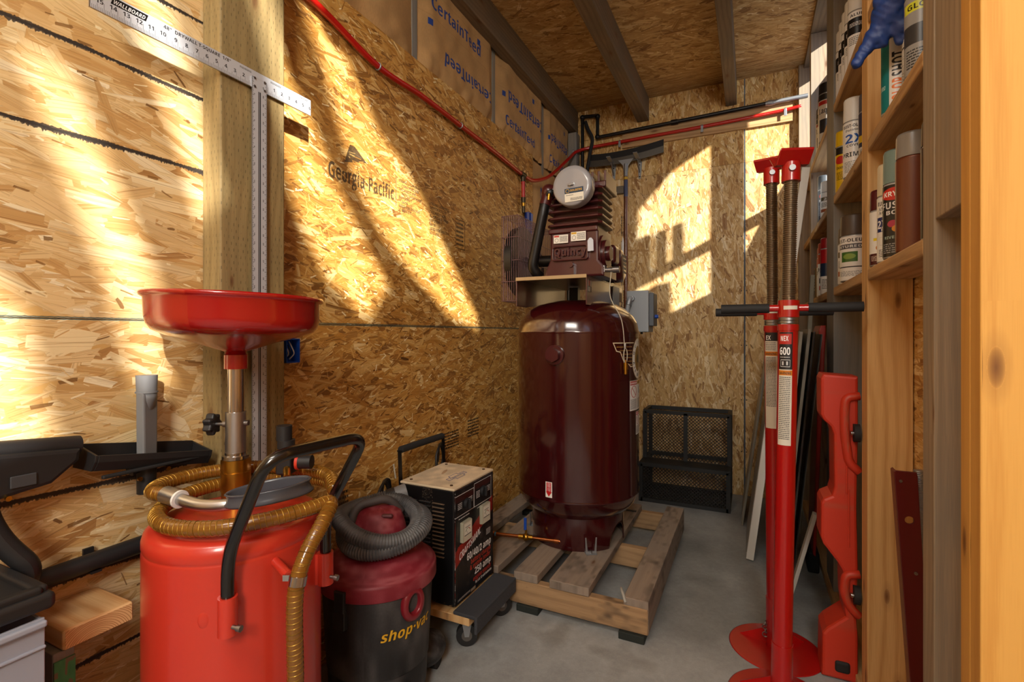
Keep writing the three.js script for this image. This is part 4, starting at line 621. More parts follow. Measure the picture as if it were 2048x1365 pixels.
// ------------------------------------------------------------------ air compressor
{
  const CX = 0.574, CZ = -2.437, Y0 = 0.166;
  const t = thing('air_compressor', 'tall maroon vertical tank air compressor with finned pump on top', 'air compressor', [CX, 0, CZ]);
  part('tank', lathe([[0, 0.268], [0.12, 0.274], [0.2, 0.296], [0.255, 0.328], [0.288, 0.364], [0.302, 0.4], [0.305, 0.406], [0.3075, 0.41], [0.3075, 0.417], [0.305, 0.42], [0.305, 1.185], [0.3075, 1.188], [0.3075, 1.196], [0.304, 1.2], [0.298, 1.235], [0.28, 1.272], [0.245, 1.305], [0.2, 1.33], [0.12, 1.35], [0, 1.357]], 128), M.maroon, t);
  { // skirt with two arched cut-outs
    const n = 144, m = 6, R = 0.232, pos = [], idx = []; const arch = (a) => { let h = 0; for (const c of [rad(78), rad(-105)]) { let d = Math.abs(Math.atan2(Math.sin(a - c), Math.cos(a - c))); if (d < rad(19)) h = Math.max(h, 0.1 * Math.sqrt(1 - (d / rad(19)) ** 2)); } return h; };
    for (const r of [R, R - 0.006]) for (let i = 0; i <= n; i++) { const a = i / n * 2 * Math.PI, y0 = Y0 + arch(a); for (let j = 0; j <= m; j++) pos.push(r * Math.sin(a), y0 + (0.335 - y0) * j / m, r * Math.cos(a)); }
    const W = m + 1, O = (n + 1) * W; for (let i = 0; i < n; i++) { for (let j = 0; j < m; j++) { const a = i * W + j, b = a + W; idx.push(a, b, a + 1, b, b + 1, a + 1); idx.push(O + a, O + a + 1, O + b, O + b, O + a + 1, O + b + 1); } const a = i * W, b = a + W; idx.push(a, O + a, b, b, O + a, O + b); }
    const g = new THREE.BufferGeometry(); g.setAttribute('position', new THREE.Float32BufferAttribute(pos, 3)); g.setAttribute('uv', new THREE.Float32BufferAttribute(new Float32Array(pos.length / 3 * 2), 2)); g.setIndex(idx); g.computeVertexNormals(); part('skirt', g, M.maroon, t);
  }
  for (const a of [rad(32), rad(152), rad(-88)]) { const U = [[-0.028, 0.075], [-0.022, 0.075], [-0.016, 0.012], [0.016, 0.012], [0.022, 0.075], [0.028, 0.075], [0.025, 0], [-0.025, 0]]; const f = part('foot_bracket', [plate(U, 0.003).translate(0, Y0, 0.252).rotateY(a), bx(0.05, 0.004, 0.05, 0, Y0 + 0.002, 0.243).rotateY(a)], M.galv, t); part('anchor_bolt', cylY(0.008, 0.012, 0, Y0 + 0.009, 0.25, 6).rotateY(a), M.steel, f); }
  // bung
  const at = (a, y, r) => [r * Math.sin(rad(a)), y, r * Math.cos(rad(a))];
  { const a = rad(-1.5), g = [cylZ(0.045, 0.02, 0, 1.088, 0.31).rotateY(a), new THREE.CylinderGeometry(0.033, 0.035, 0.03, 6).rotateX(Math.PI / 2).translate(0, 1.088, 0.33).rotateY(a)]; part('hex_plug', g, M.maroonCast, t); }
  // decals
  const R = 0.3058;
  part('drain_label', curved(R, rad(-10.8), rad(-4.4), 0.428, 0.5, 6), printed(100, 220, (g, W, H) => { g.fillStyle = '#f2f0ea'; g.fillRect(0, 0, W, H); g.fillStyle = '#c41b1b'; g.beginPath(); g.moveTo(14, 10); g.lineTo(W - 14, 10); g.lineTo(W - 14, 140); g.lineTo(W - 4, 140); g.lineTo(W / 2, 208); g.lineTo(4, 140); g.lineTo(14, 140); g.fill(); g.save(); g.translate(58, 16); g.rotate(Math.PI / 2); text(g, 'DRAIN TANK', 0, 0, 22, { color: '#fff', width: 118 }); text(g, 'EVERY DAY', 0, 26, 22, { color: '#fff', width: 118 }); g.restore(); }), t);
  const dangerArt = (sym) => printed(300, 420, (g, W, H) => { g.fillStyle = '#e9e7e2'; g.fillRect(0, 0, W, H); g.fillStyle = '#b3201c'; g.fillRect(8, 8, W / 2 - 12, 54); text(g, 'DANGER', W / 4, 48, 36, { color: '#fff', align: 'center', width: W / 2 - 20 }); g.fillStyle = '#d6a21c'; g.fillRect(W / 2 + 4, 8, W / 2 - 12, 54); text(g, 'WARNING', W * 0.75, 48, 34, { color: '#111', align: 'center', width: W / 2 - 20 }); g.strokeStyle = '#b3201c'; g.lineWidth = 8; g.beginPath(); g.ellipse(W / 4, H * 0.37, 52, 80, 0, 0, 7); g.stroke(); g.beginPath(); g.moveTo(W / 4 - 36, H * 0.24); g.lineTo(W / 4 + 36, H * 0.5); g.stroke(); g.fillStyle = '#111'; g.fillRect(W * 0.72, H * 0.25, 22, 90); greeked(g, 14, H * 0.62, W / 2 - 30, H * 0.34, 9, '#555', 3); greeked(g, W / 2 + 12, H * 0.62, W / 2 - 30, H * 0.34, 9, '#555', 4); });
  part('warning_label', curved(R, rad(70.6), rad(102), 0.82, 0.962, 10), dangerArt(), t); part('warning_label', curved(R, rad(83), rad(103), 0.7, 0.81, 8), dangerArt(), t);
  part('wing_emblem', curved(R, rad(49), rad(128), 0.965, 1.17, 24), new THREE.MeshStandardMaterial({ roughness: 0.35, transparent: true, alphaTest: 0.5, map: canvasOf(900, 440, (g, W, H) => {
    g.clearRect(0, 0, W, H); g.strokeStyle = '#d9cbab'; g.lineWidth = 9; const wing = (s) => { g.save(); g.translate(W / 2, 0); g.scale(s, 1); g.beginPath(); g.moveTo(-120, 60); g.lineTo(-440, 60); g.lineTo(-400, 140); g.lineTo(-350, 150); g.lineTo(-290, 270); g.lineTo(-220, 275); g.lineTo(-190, 300); g.lineTo(-150, 300); g.stroke(); g.strokeStyle = '#a8843a'; g.lineWidth = 6; for (let k = 0; k < 6; k++) { g.beginPath(); g.moveTo(-400 + k * 38, 100 + k * 36); g.lineTo(-160, 100 + k * 36); g.stroke(); } g.restore(); }; wing(1); wing(-1);
    g.fillStyle = '#efece4'; g.beginPath(); g.ellipse(W / 2, 225, 150, 205, 0, 0, 7); g.fill(); g.strokeStyle = '#d9cbab'; g.lineWidth = 10; g.stroke(); g.fillStyle = '#8a6a26'; g.beginPath(); g.ellipse(W / 2, 225, 92, 132, 0, 0, 7); g.fill(); g.fillStyle = '#2a1010'; g.beginPath(); g.arc(W / 2, 225, 44, 0, 7); g.fill();
    const around = (s, a0, a1, flip) => [...s].forEach((ch, i) => { const a = a0 + (a1 - a0) * i / (s.length - 1); g.save(); g.translate(W / 2 + 122 * Math.cos(a), 225 + 170 * Math.sin(a)); g.rotate(a + (flip ? -Math.PI / 2 : Math.PI / 2)); text(g, ch, 0, 16, 50, { color: '#111', align: 'center' }); g.restore(); }); around('QUINCY', rad(-160), rad(-20), false); around('AIR MASTER', rad(165), rad(15), true);
  }) }), t);
  // motor platform: folded channel straddling the tank
  const px0 = 0.335 - CX, px1 = 0.695 - CX, pz0 = -2.2 - CZ, pz1 = -2.9 - CZ, py = 1.455;
  const flange = (x) => plate([[0, 0], [0.7, 0], [0.7, -0.085], [0.5, -0.1], [0.12, -0.135], [0, -0.135]], 0.005, 0.001).rotateY(Math.PI / 2).translate(x, py, pz0);
  part('platform', [bx(px1 - px0, 0.006, pz0 - pz1, (px0 + px1) / 2, py, (pz0 + pz1) / 2), flange(px0), flange(px1 - 0.005)], M.maroonCast, t);
  part('lit_platform_edge', rb(px1 - px0, 0.017, 0.008, (px0 + px1) / 2, py - 0.003, pz0 + 0.002, 0.002), std(0xb79c72, 0.6), t);  // tan colour paints in light bounced onto the front lip
  part('platform_leg', [bx(0.05, 0.12, 0.04, -0.1, 1.385, -0.25), bx(0.05, 0.1, 0.04, 0.06, 1.4, -0.05), bx(0.05, 0.12, 0.04, 0.06, 1.385, -0.3)], M.black, t);
  part('rating_plate', bx(0.002, 0.06, 0.05, px1 + 0.001, 1.41, pz0 - 0.045), printed(100, 120, (g, W, H) => { g.fillStyle = '#2a1512'; g.fillRect(0, 0, W, H); g.fillStyle = '#b0492e'; for (let k = 0; k < 5; k++) g.fillRect(8 + k * 9, 12, 5, 52); g.fillStyle = '#8d867a'; g.fillRect(54, 10, 40, 56); g.fillStyle = '#b9b3a4'; g.fillRect(8, 72, 50, 42); greeked(g, 10, 74, 46, 38, 5, '#444', 4); }), t);
  // pump
  const fx0 = 0.485 - CX, fx1 = 0.725 - CX, fxm = (fx0 + fx1) / 2, fz = -2.26 - CZ, bz = -2.52 - CZ;
  const crank = plate([[-0.145, 0], [0.15, 0], [0.15, 0.045], [0.125, 0.075], [0.122, 0.235], [-0.118, 0.235], [-0.118, 0.09], [-0.145, 0.03]], 0.25, 0.01).translate(fxm, py + 0.003, bz);
  part('crankcase', [crank, rb(0.245, 0.025, 0.262, fxm, py + 0.228, (fz + bz) / 2, 0.006)], M.maroonCast, t);
  const plaque = [], rr = 0.012, w2 = 0.09, h2 = 0.036; for (const [cx, cy, a0] of [[w2 - rr, h2 - rr, 0], [-w2 + rr, h2 - rr, 90], [-w2 + rr, -h2 + rr, 180], [w2 - rr, -h2 + rr, 270]]) for (let k = 0; k <= 6; k++) plaque.push([cx + rr * Math.cos(rad(a0 + k * 15)), cy + rr * Math.sin(rad(a0 + k * 15))]);
  const pl = part('name_frame', plate(plaque, 0.01, 0.002, [plaque.map(([x, y]) => [x * 0.93, y * 0.84]).reverse()]).translate(fxm - 0.012, py + 0.118, fz - 0.002), M.maroonCast, t);
  const word = new TextGeometry('Quincy', { font, size: 0.036, depth: 0.006, curveSegments: 5, bevelEnabled: true, bevelSize: 0.001, bevelThickness: 0.001, bevelSegments: 1 }); word.computeBoundingBox(); word.translate(-(word.boundingBox.max.x + word.boundingBox.min.x) / 2, -0.012, 0); word.scale(0.98, 1, 1).translate(fxm - 0.012, py + 0.118, fz - 0.003); part('raised_lettering', word, M.maroonCast, pl);
  part('oil_plug', [cylZ(0.014, 0.03, fxm - 0.005, py + 0.06, fz + 0.004), bx(0.03, 0.05, 0.02, fxm - 0.005, py + 0.03, fz)], M.maroonCast, t);
  const tagArt = (c1, seed) => printed(200, 110, (g, W, H) => { g.fillStyle = '#ece9df'; g.fillRect(0, 0, W, H); g.fillStyle = c1; g.fillRect(6, 6, 70, 22); g.strokeStyle = '#444'; g.lineWidth = 4; g.beginPath(); g.arc(42, 70, 24, 0, 7); g.stroke(); greeked(g, 84, 14, 106, 80, 7, '#444', seed); });
  part('caution_sticker', new THREE.PlaneGeometry(0.074, 0.04).translate(fxm - 0.058, py + 0.188, fz + 0.0012), tagArt('#c0392b', 3), t); part('caution_sticker', new THREE.PlaneGeometry(0.074, 0.044).translate(fxm + 0.03, py + 0.195, fz + 0.0012), tagArt('#d2a21e', 5), t);
  part('oil_tag', plate([[-0.014, -0.05], [0.014, -0.05], [0.014, 0], [0.005, 0.012], [-0.005, 0.012], [-0.014, 0]], 0.001).rotateZ(0.03).translate(fxm + 0.093, py + 0.168, fz + 0.012), printed(32, 64, (g, W, H) => { g.fillStyle = '#cfd6e4'; g.fillRect(0, 0, W, H); g.fillStyle = '#3a5aa8'; g.fillRect(8, 8, 16, 48); }), t);
  // ribbed barrel: fins with a two-lobed front
  const fin = (grow) => { const p = []; for (let i = 0; i <= 24; i++) { const u = i / 24, x = (u - 0.5) * 0.262; p.push([x, 0.112 + grow + 0.012 * Math.cos(u * 4 * Math.PI + Math.PI)]); } p.push([0.138, 0.08], [0.138, -0.11], [0.12, -0.125], [-0.12, -0.125], [-0.138, -0.11], [-0.138, 0.08]); return p; };
  part('cylinder_core', bx(0.222, 0.2, 0.19, fxm, py + 0.335, (fz + bz) / 2 - 0.012), M.maroonCast, t);
  for (let k = 0; k < 6; k++) part('cooling_fin', plate(fin(0), 0.012, 0.004).rotateX(-Math.PI / 2).scale(1, 1, 1).translate(fxm + 0.004, py + 0.252 + k * 0.033, (fz + bz) / 2), M.maroonCast, t);
  part('head', [rb(0.27, 0.03, 0.22, fxm + 0.02, py + 0.44, (fz + bz) / 2 - 0.01, 0.006)], M.maroonCast, t);
  for (let k = 0; k < 9; k++) part('head_fin', rb(0.011, 0.062, 0.2, fxm - 0.1 + k * 0.031, py + 0.474, (fz + bz) / 2 - 0.01, 0.002), M.maroonCast, t);
  // intake filter can
  const fc = V(0.632 - CX, 1.868, -2.2 - CZ);
  const flt = part('air_filter', lathe([[0, 0.0], [0.09, 0.0], [0.094, 0.004], [0.094, 0.052], [0.088, 0.062], [0.07, 0.066], [0.02, 0.064], [0.012, 0.068], [0, 0.069]], 64).rotateX(Math.PI / 2).translate(fc.x, fc.y, fc.z - 0.03), new THREE.MeshPhysicalMaterial({ color: 0x9a9a9e, roughness: 0.32, clearcoat: 0.5 }), t);
  part('wing_nut', [cylZ(0.006, 0.016, fc.x, fc.y, fc.z + 0.045, 12), rb(0.03, 0.008, 0.004, fc.x, fc.y, fc.z + 0.048, 0.002)], M.steel, flt);
  part('maker_label', new THREE.PlaneGeometry(0.09, 0.062).rotateZ(0.04).translate(fc.x + 0.014, fc.y - 0.045, fc.z + 0.0371), printed(300, 210, (g, W, H) => { g.fillStyle = '#e6e2d2'; g.fillRect(0, 0, W, H); g.fillStyle = '#20374f'; g.fillRect(0, 0, W, 80); g.fillStyle = '#d9a92c'; g.beginPath(); g.arc(46, 40, 28, 0, 7); g.lineWidth = 6; g.strokeStyle = '#d9a92c'; g.stroke(); text(g, 'SOLBERG', 88, 52, 44, { color: '#d9a92c', width: 200 }); greeked(g, 20, 100, 120, 16, 1, '#333', 3); greeked(g, 90, 150, 190, 44, 3, '#333', 4); }), flt);
  part('filter_elbow', rod([fc.x, fc.y - 0.02, fc.z - 0.03], [fc.x, fc.y - 0.03, fc.z - 0.13], 0.03, 0.03), M.maroonCast, t);
  // shaft cover on the right of the crankcase
  part('bearing_cover', [cylX(0.09, 0.03, fx1 - 0.005, py + 0.12, (fz + bz) / 2 + 0.02, 40), cylX(0.066, 0.025, fx1 + 0.012, py + 0.12, (fz + bz) / 2 + 0.02, 40), cylX(0.036, 0.02, fx1 + 0.03, py + 0.12, (fz + bz) / 2 + 0.02, 32)], M.maroonCast, t);
  part('relief_valve', [rod([fx1 + 0.01, py + 0.03, fz - 0.03], [fx1 + 0.08, py + 0.03, fz - 0.03], 0.011, 0.011, 16), rod([fx1 + 0.07, py + 0.03, fz - 0.03], [fx1 + 0.1, py + 0.03, fz - 0.03], 0.017, 0.017, 6), rod([fx1 + 0.025, py + 0.02, fz - 0.03], [fx1 + 0.025, py + 0.05, fz - 0.03], 0.014, 0.014, 8)], M.steel, t);
  // delivery pipe from the head down the left side
  part('delivery_pipe', pipe([[fx0 + 0.02, py + 0.4, fz + 0.02], [fx0 - 0.005, py + 0.43, fz + 0.0], [fx0 - 0.02, py + 0.33, fz + 0.02], [fx0 - 0.09, py + 0.06, fz + 0.0], [fx0 - 0.06, py + 0.015, fz - 0.03]], 0.026, 0.03, 18), M.black, t);
  part('elbow', [new THREE.SphereGeometry(0.036, 20, 14).translate(fx0 + 0.0, py + 0.425, fz + 0.002), rod([fx0 + 0.0, py + 0.425, fz], [fx0 + 0.07, py + 0.425, fz - 0.02], 0.032, 0.032), rod([fx0 - 0.004, py + 0.41, fz + 0.004], [fx0 - 0.016, py + 0.355, fz + 0.016], 0.029, 0.029, 8)], M.maroonCast, t);
  part('brass_fitting', rod([fx0 + 0.01, py + 0.375, fz + 0.03], [fx0 + 0.012, py + 0.405, fz + 0.028], 0.009, 0.009, 10), M.brass, t);
  // flywheel and wire belt guard on the left
  const gx0 = 0.205 - CX, gx1 = 0.3 - CX, gz0 = -2.3 - CZ, gz1 = -2.84 - CZ, gy0 = 1.355, gy1 = 1.795;
  part('flywheel', [cylX(0.19, 0.04, (gx0 + gx1) / 2 - 0.01, 1.575, -0.04, 48), cylX(0.03, 0.2, (gx0 + gx1) / 2 + 0.1, 1.575, -0.04, 20)], M.black, t);
  part('drive_belt', pipe([[(gx0 + gx1) / 2 - 0.01, 1.76, 0.0], [(gx0 + gx1) / 2 - 0.01, 1.64, -0.34], [(gx0 + gx1) / 2 - 0.01, 1.5, -0.34], [(gx0 + gx1) / 2 - 0.01, 1.4, 0]], 0.008, 0.05), M.rubber, t);
  const wires = []; const wr = 0.0016;
  for (let x = gx0; x <= gx1 + 1e-6; x += 0.0119) { wires.push(rod([x, gy0, gz0], [x, gy1, gz0], wr, wr, 5)); wires.push(rod([x, gy1, gz0], [x, gy1, gz1], wr, wr, 5)); }
  for (let z = gz0; z >= gz1; z -= 0.0165) { wires.push(rod([gx1, gy0, z], [gx1, gy1, z], wr, wr, 5)); wires.push(rod([gx0, gy0, z], [gx0, gy1, z], wr, wr, 5)); }
  for (const y of [gy0, gy0 + 0.1, gy0 + 0.21, gy0 + 0.33, gy1]) { wires.push(rod([gx0, y, gz0], [gx1, y, gz0], 0.0022, 0.0022, 5), rod([gx1, y, gz0], [gx1, y, gz1], 0.0022, 0.0022, 5), rod([gx0, y, gz0], [gx0, y, gz1], 0.0022, 0.0022, 5)); }
  for (let z = gz0; z >= gz1; z -= 0.09) wires.push(rod([gx0, gy1, z], [gx1, gy1, z], wr, wr, 5));
  part('belt_guard', wires, std(0x745658, 0.35, 0.3), t).userData.kind = 'stuff';
  // electric motor behind the pump
  const mo = part('motor', [cylX(0.092, 0.24, 0.0, 1.56, -0.3, 40), bx(0.2, 0.03, 0.16, -0.01, 1.47, -0.3)], M.maroonCast, t);
  part('end_bell', lathe([[0, 0], [0.06, 0.0], [0.088, -0.012], [0.092, -0.04], [0.09, -0.05]], 40).rotateZ(-Math.PI / 2).translate(0.17, 1.56, -0.3), M.maroonCast, mo);
  const slots = []; for (let r = 0; r < 5; r++) for (let c = 0; c < 3; c++) slots.push(bx(0.002, 0.013, 0.013, 0.1705, 1.525 + r * 0.022, -0.335 + c * 0.028)); part('vent_slots', slots, M.black, mo).userData.kind = 'stuff';
  part('motor_hood', rb(0.06, 0.1, 0.1, 0.14, 1.6, -0.15, 0.02), M.maroonCast, t);
  // magnetic starter box on the far right
  const sb = part('starter_box', rb(0.125, 0.24, 0.15, 0.785 - CX, 1.315, -0.53, 0.005), M.boxGrey, t);
  part('cover', rb(0.028, 0.19, 0.12, 0.86 - CX, 1.325, -0.53, 0.005), std(0x5a5f66, 0.5), sb); part('reset_button', cylX(0.011, 0.02, 0.882 - CX, 1.285, -0.515, 16), M.blue, sb); part('knockout', cylY(0.007, 0.014, 0.8 - CX, 1.19, -0.5, 10), M.black, sb);
  part('conduit', pipe([[0.755 - CX, 1.39, -0.445], [0.75 - CX, 1.39, -0.42], [0.74 - CX, 1.345, -0.41], [0.735 - CX, 1.3, -0.41]], 0.013, 0.02), M.boxGrey, sb); part('conduit_nut', [rod([0.747 - CX, 1.375, -0.415], [0.742 - CX, 1.35, -0.41], 0.018, 0.018, 10), cylZ(0.017, 0.02, 0.755 - CX, 1.39, -0.437, 8)], M.galv, sb);
  part('junction_plate', bx(0.004, 0.11, 0.14, px1 + 0.006, 1.39, -0.29), M.boxGrey, t);
  part('power_cord', cable([[-0.24, 1.33, -0.2], [-0.27, 1.2, -0.2], [-0.275, 1.05, -0.21], [-0.22, 0.98, -0.25]], 0.013, 30), M.rubber, t);
  // unloader cable with its brass drain plug hanging down the tank
  const dr = (a, y) => at(a, y, 0.316);
  part('pull_cable', cable([[fx1 + 0.06, py + 0.02, fz - 0.03], [0.21, 1.36, 0.16], dr(57, 1.25), dr(61, 1.12)], 0.0022, 30, 6), M.wire, t);
  const lp = []; for (let i = 0; i <= 20; i++) { const a = i / 20 * 2 * Math.PI; lp.push(dr(62 + Math.sin(a) * 2.2, 1.085 + Math.cos(a) * 0.033)); } part('cable_loop', cable(lp, 0.0024, 40, 6), M.wire, t); part('crimp', rod(dr(61.3, 1.115), dr(61.4, 1.14), 0.006, 0.006, 8), M.alu, t);
  part('drain_plug', [rod(dr(62, 1.05), dr(62, 1.065), 0.005, 0.005, 8), rod(dr(62, 1.02), dr(62, 1.05), 0.0125, 0.0125, 6), rod(dr(62, 0.998), dr(62, 1.02), 0.009, 0.009, 12)], M.brass, t);
  // copper drain line with ball valve
  const dl = [[-0.37, 0.2, 0.285], [-0.165, 0.2, 0.245], [-0.02, 0.2, 0.225], [-0.01, 0.23, 0.2]].map((p) => p);
  part('drain_line', pipe(dl, 0.0085, 0.012), M.copper, t); part('elbow_fitting', [rod([-0.04, 0.2, 0.228], [-0.018, 0.2, 0.225], 0.0125, 0.0125, 16), rod([-0.018, 0.196, 0.225], [-0.012, 0.222, 0.205], 0.0125, 0.0125, 16)], M.copper, t);
  const bv = part('ball_valve', [new THREE.SphereGeometry(0.018, 16, 12).translate(-0.18, 0.2, 0.248), rod([-0.215, 0.2, 0.255], [-0.148, 0.2, 0.242], 0.0125, 0.0125, 8), rod([-0.18, 0.2, 0.248], [-0.18, 0.235, 0.248], 0.006, 0.006, 8)], M.brass, t); part('valve_lever', rb(0.014, 0.06, 0.008, -0.185, 0.262, 0.246, 0.003), M.blue, bv);
  part('blue_ferrule', rod([-0.335, 0.2, 0.278], [-0.328, 0.2, 0.277], 0.0095, 0.0095, 14), std(0x5aa4d8, 0.5), t); part('coupling', rod([-0.365, 0.2, 0.284], [-0.336, 0.2, 0.278], 0.0115, 0.0115, 14), M.copper, t);
}

// ------------------------------------------------------------------ lines on the walls
{
  const t = thing('air_hose', 'red air line clipped along the left and far walls above the compressor', 'air hose', [0, 0, 0]);
  const redLine = glossy(0xb3130c, 0.35, 0.4);
  part('line', cable([[0.022, 2.36, -0.3], [0.022, 2.345, -0.9], [0.022, 2.325, -1.24], [0.022, 2.262, -1.562], [0.024, 2.268, -1.85], [0.022, 2.262, -2.19], [0.022, 2.25, -2.6], [0.022, 2.232, -2.972], [0.03, 2.232, -3.1], [0.05, 2.3, -3.3], [0.05, 2.42, -3.52], [0.06, 2.58, -3.76], [0.09, 2.69, -3.91], [0.2, 2.72, -3.955], [0.428, 2.727, -3.962], [0.75, 2.733, -3.962], [1.047, 2.738, -3.962], [1.594, 2.756, -3.962], [1.69, 2.765, -3.962]], 0.0125, 220, 12), redLine, t);
  for (const [y, z] of [[2.345, -0.9], [2.262, -1.562], [2.262, -2.19]]) { const c = part('clip', [new THREE.TorusGeometry(0.0135, 0.003, 8, 20).translate(0.022, y, z), bx(0.003, 0.03, 0.014, 0.002, y + 0.02, z)], M.galv, t); part('screw', cylX(0.005, 0.006, 0.005, y + 0.028, z, 10), M.black, c); }
  for (const [x, y] of [[0.06, 2.69], [0.428, 2.727], [1.047, 2.738], [1.594, 2.756]]) { const z = x < 0.1 ? -3.9 : -3.962; part('clip', [new THREE.TorusGeometry(0.014, 0.004, 8, 20).rotateY(Math.PI / 2).translate(x, y, z), rb(0.018, 0.05, 0.004, x, y - 0.02, z + 0.014, 0.001)], M.galv, t); }
  part('tee', [rod([0.022, 2.234, -2.94], [0.022, 2.234, -3.0], 0.017, 0.017, 14), rod([0.022, 2.234, -2.972], [0.022, 2.19, -2.975], 0.016, 0.016, 14)], M.screw, t);
  part('drop_line', rod([0.022, 2.2, -2.974], [0.022, 2.08, -2.98], 0.0125, 0.0125, 14), redLine, t);
  part('coupler', [rod([0.022, 2.085, -2.98], [0.022, 2.05, -2.98], 0.017, 0.015, 12), rod([0.022, 2.03, -2.98], [0.022, 1.985, -2.98], 0.011, 0.011, 10)], M.screw, t); part('brass_nut', rod([0.022, 2.05, -2.98], [0.022, 2.028, -2.98], 0.014, 0.014, 6), M.brass, t);
}
{
  const t = thing('spring_clamp', 'blue plastic clamp hanging on the wall behind the wire guard', 'clamp', [0.012, 1.93, -3.06]);
  part('jaw', [plate([[-0.03, 0.07], [0.0, 0.078], [0.004, -0.07], [-0.012, -0.075]], 0.022, 0.003), plate([[0.012, 0.075], [0.04, 0.068], [0.03, -0.07], [0.016, -0.07]], 0.022, 0.003)].map((g) => g.rotateY(Math.PI / 2 - 0.3)), glossy(0x16378c, 0.4, 0.3), t);
  part('pivot', cylX(0.006, 0.03, 0.012, -0.01, -0.005, 10), M.steel, t);
}
{
  const t = thing('gas_pipe', 'black iron pipe running along the far wall above the red line', 'pipe', [0, 0, 0]);
  part('run', pipe([[0.118, 1.95, -3.955], [0.118, 2.985, -3.955], [0.246, 2.972, -3.955], [0.246, 2.793, -3.955], [1.72, 2.828, -3.955]], 0.0135, 0.02), M.black, t);
  for (const [x, y] of [[0.118, 2.98], [0.246, 2.965], [0.246, 2.798]]) part('elbow', new THREE.SphereGeometry(0.021, 16, 12).translate(x, y, -3.955), M.black, t);
  for (const [x, y] of [[0.85, 2.807]]) part('coupling', cylX(0.019, 0.05, x, y, -3.955, 16), M.black, t);
  part('union', [cylX(0.021, 0.03, 1.5, 2.822, -3.955, 8), cylX(0.017, 0.06, 1.5, 2.822, -3.955, 14)], M.galv, t); part('galvanised_end', rod([1.5, 2.822, -3.955], [1.73, 2.828, -3.955], 0.015, 0.015, 14), M.galv, t);
}
{
  const t = thing('flexible_conduit', 'thick black cable curling down in the far corner', 'cable', [0, 0, 0]);
  part('sheath', cable([[0.15, 2.93, -3.93], [0.175, 2.86, -3.925], [0.21, 2.78, -3.925], [0.19, 2.66, -3.925], [0.165, 2.5, -3.925], [0.165, 2.2, -3.925]], 0.014, 50), M.rubber, t);
}
{
  const t = thing('floor_squeegee', 'long curved black floor squeegee hung upside down with copper brown handle', 'squeegee', [0, 0, 0]);
  const P = []; for (let i = 0; i <= 20; i++) { const u = i / 20; P.push([0.18 + u * 0.59, 2.572 + u * 0.03 + 0.03 * (2 * u - 1) ** 2, -3.95 + 0.025 * (1 - (2 * u - 1) ** 2)]); }
  const strip = (dy0, dy1, th) => { const pos = [], idx = []; P.forEach(([x, y, z], i) => { for (const [a, b] of [[dy0, -th], [dy1, -th], [dy1, th], [dy0, th]]) pos.push(x, y + a, z + b); if (i) for (let k = 0; k < 4; k++) { const a = (i - 1) * 4 + k, b = (i - 1) * 4 + (k + 1) % 4; idx.push(a, b, a + 4, b, b + 4, a + 4); } }); const n = (P.length - 1) * 4; idx.push(0, 2, 1, 0, 3, 2, n, n + 1, n + 2, n, n + 2, n + 3); const g = new THREE.BufferGeometry(); g.setAttribute('position', new THREE.Float32BufferAttribute(pos, 3)); g.setAttribute('uv', new THREE.Float32BufferAttribute(new Float32Array(pos.length / 3 * 2), 2)); g.setIndex(idx); const h = g.toNonIndexed(); h.computeVertexNormals(); return h; };
  part('rubber_blade', strip(0.0, 0.055, 0.005), M.rubber, t); part('metal_channel', strip(-0.045, 0.004, 0.008), std(0x5f5c56, 0.5, 0.6), t);
  part('socket', [plate([[-0.06, 0.03], [0.06, 0.03], [0.02, -0.02], [0.012, -0.12], [-0.012, -0.12], [-0.02, -0.02]], 0.01, 0.002).translate(0.485, 2.535, -3.925), rod([0.485, 2.53, -3.92], [0.485, 2.43, -3.92], 0.014, 0.016, 16)], M.galv, t);
  part('handle', rod([0.485, 2.44, -3.92], [0.487, 1.3, -3.92], 0.0155, 0.0155, 18), glossy(0x5e2c14, 0.3, 0.6), t); part('grip_band', rod([0.485, 2.425, -3.92], [0.485, 2.405, -3.92], 0.0165, 0.0165, 16), std(0xc9a227, 0.5), t); part('label_sleeve', rod([0.485, 2.4, -3.92], [0.4855, 2.27, -3.92], 0.0162, 0.0162, 16), std(0x3b4468, 0.4), t);
  const g = 'shelf bracket hooks holding the squeegee';
  for (const [x, lab] of [[0.372, 'grey metal bracket hook left of the squeegee socket'], [0.58, 'grey metal bracket hook right of the squeegee socket']]) {
    const h = thing('bracket_hook', lab, 'hook', [x, 2.5, -3.994], 0, g);
    part('upright', plate([[-0.018, 0.055], [0.018, 0.055], [0.008, -0.08], [-0.008, -0.08]], 0.004, 0.001), M.galv, h); part('arm', [bar([0, 0.05, 0.0], [0, 0.068, 0.19], 0.03, 0.006), bar([0, -0.03, 0.004], [0, 0.052, 0.09], 0.008, 0.008)], M.galv, h);
    for (const y of [0.03, -0.065]) part('screw', cylZ(0.005, 0.004, 0, y, 0.006, 10), M.black, h);
  }
}
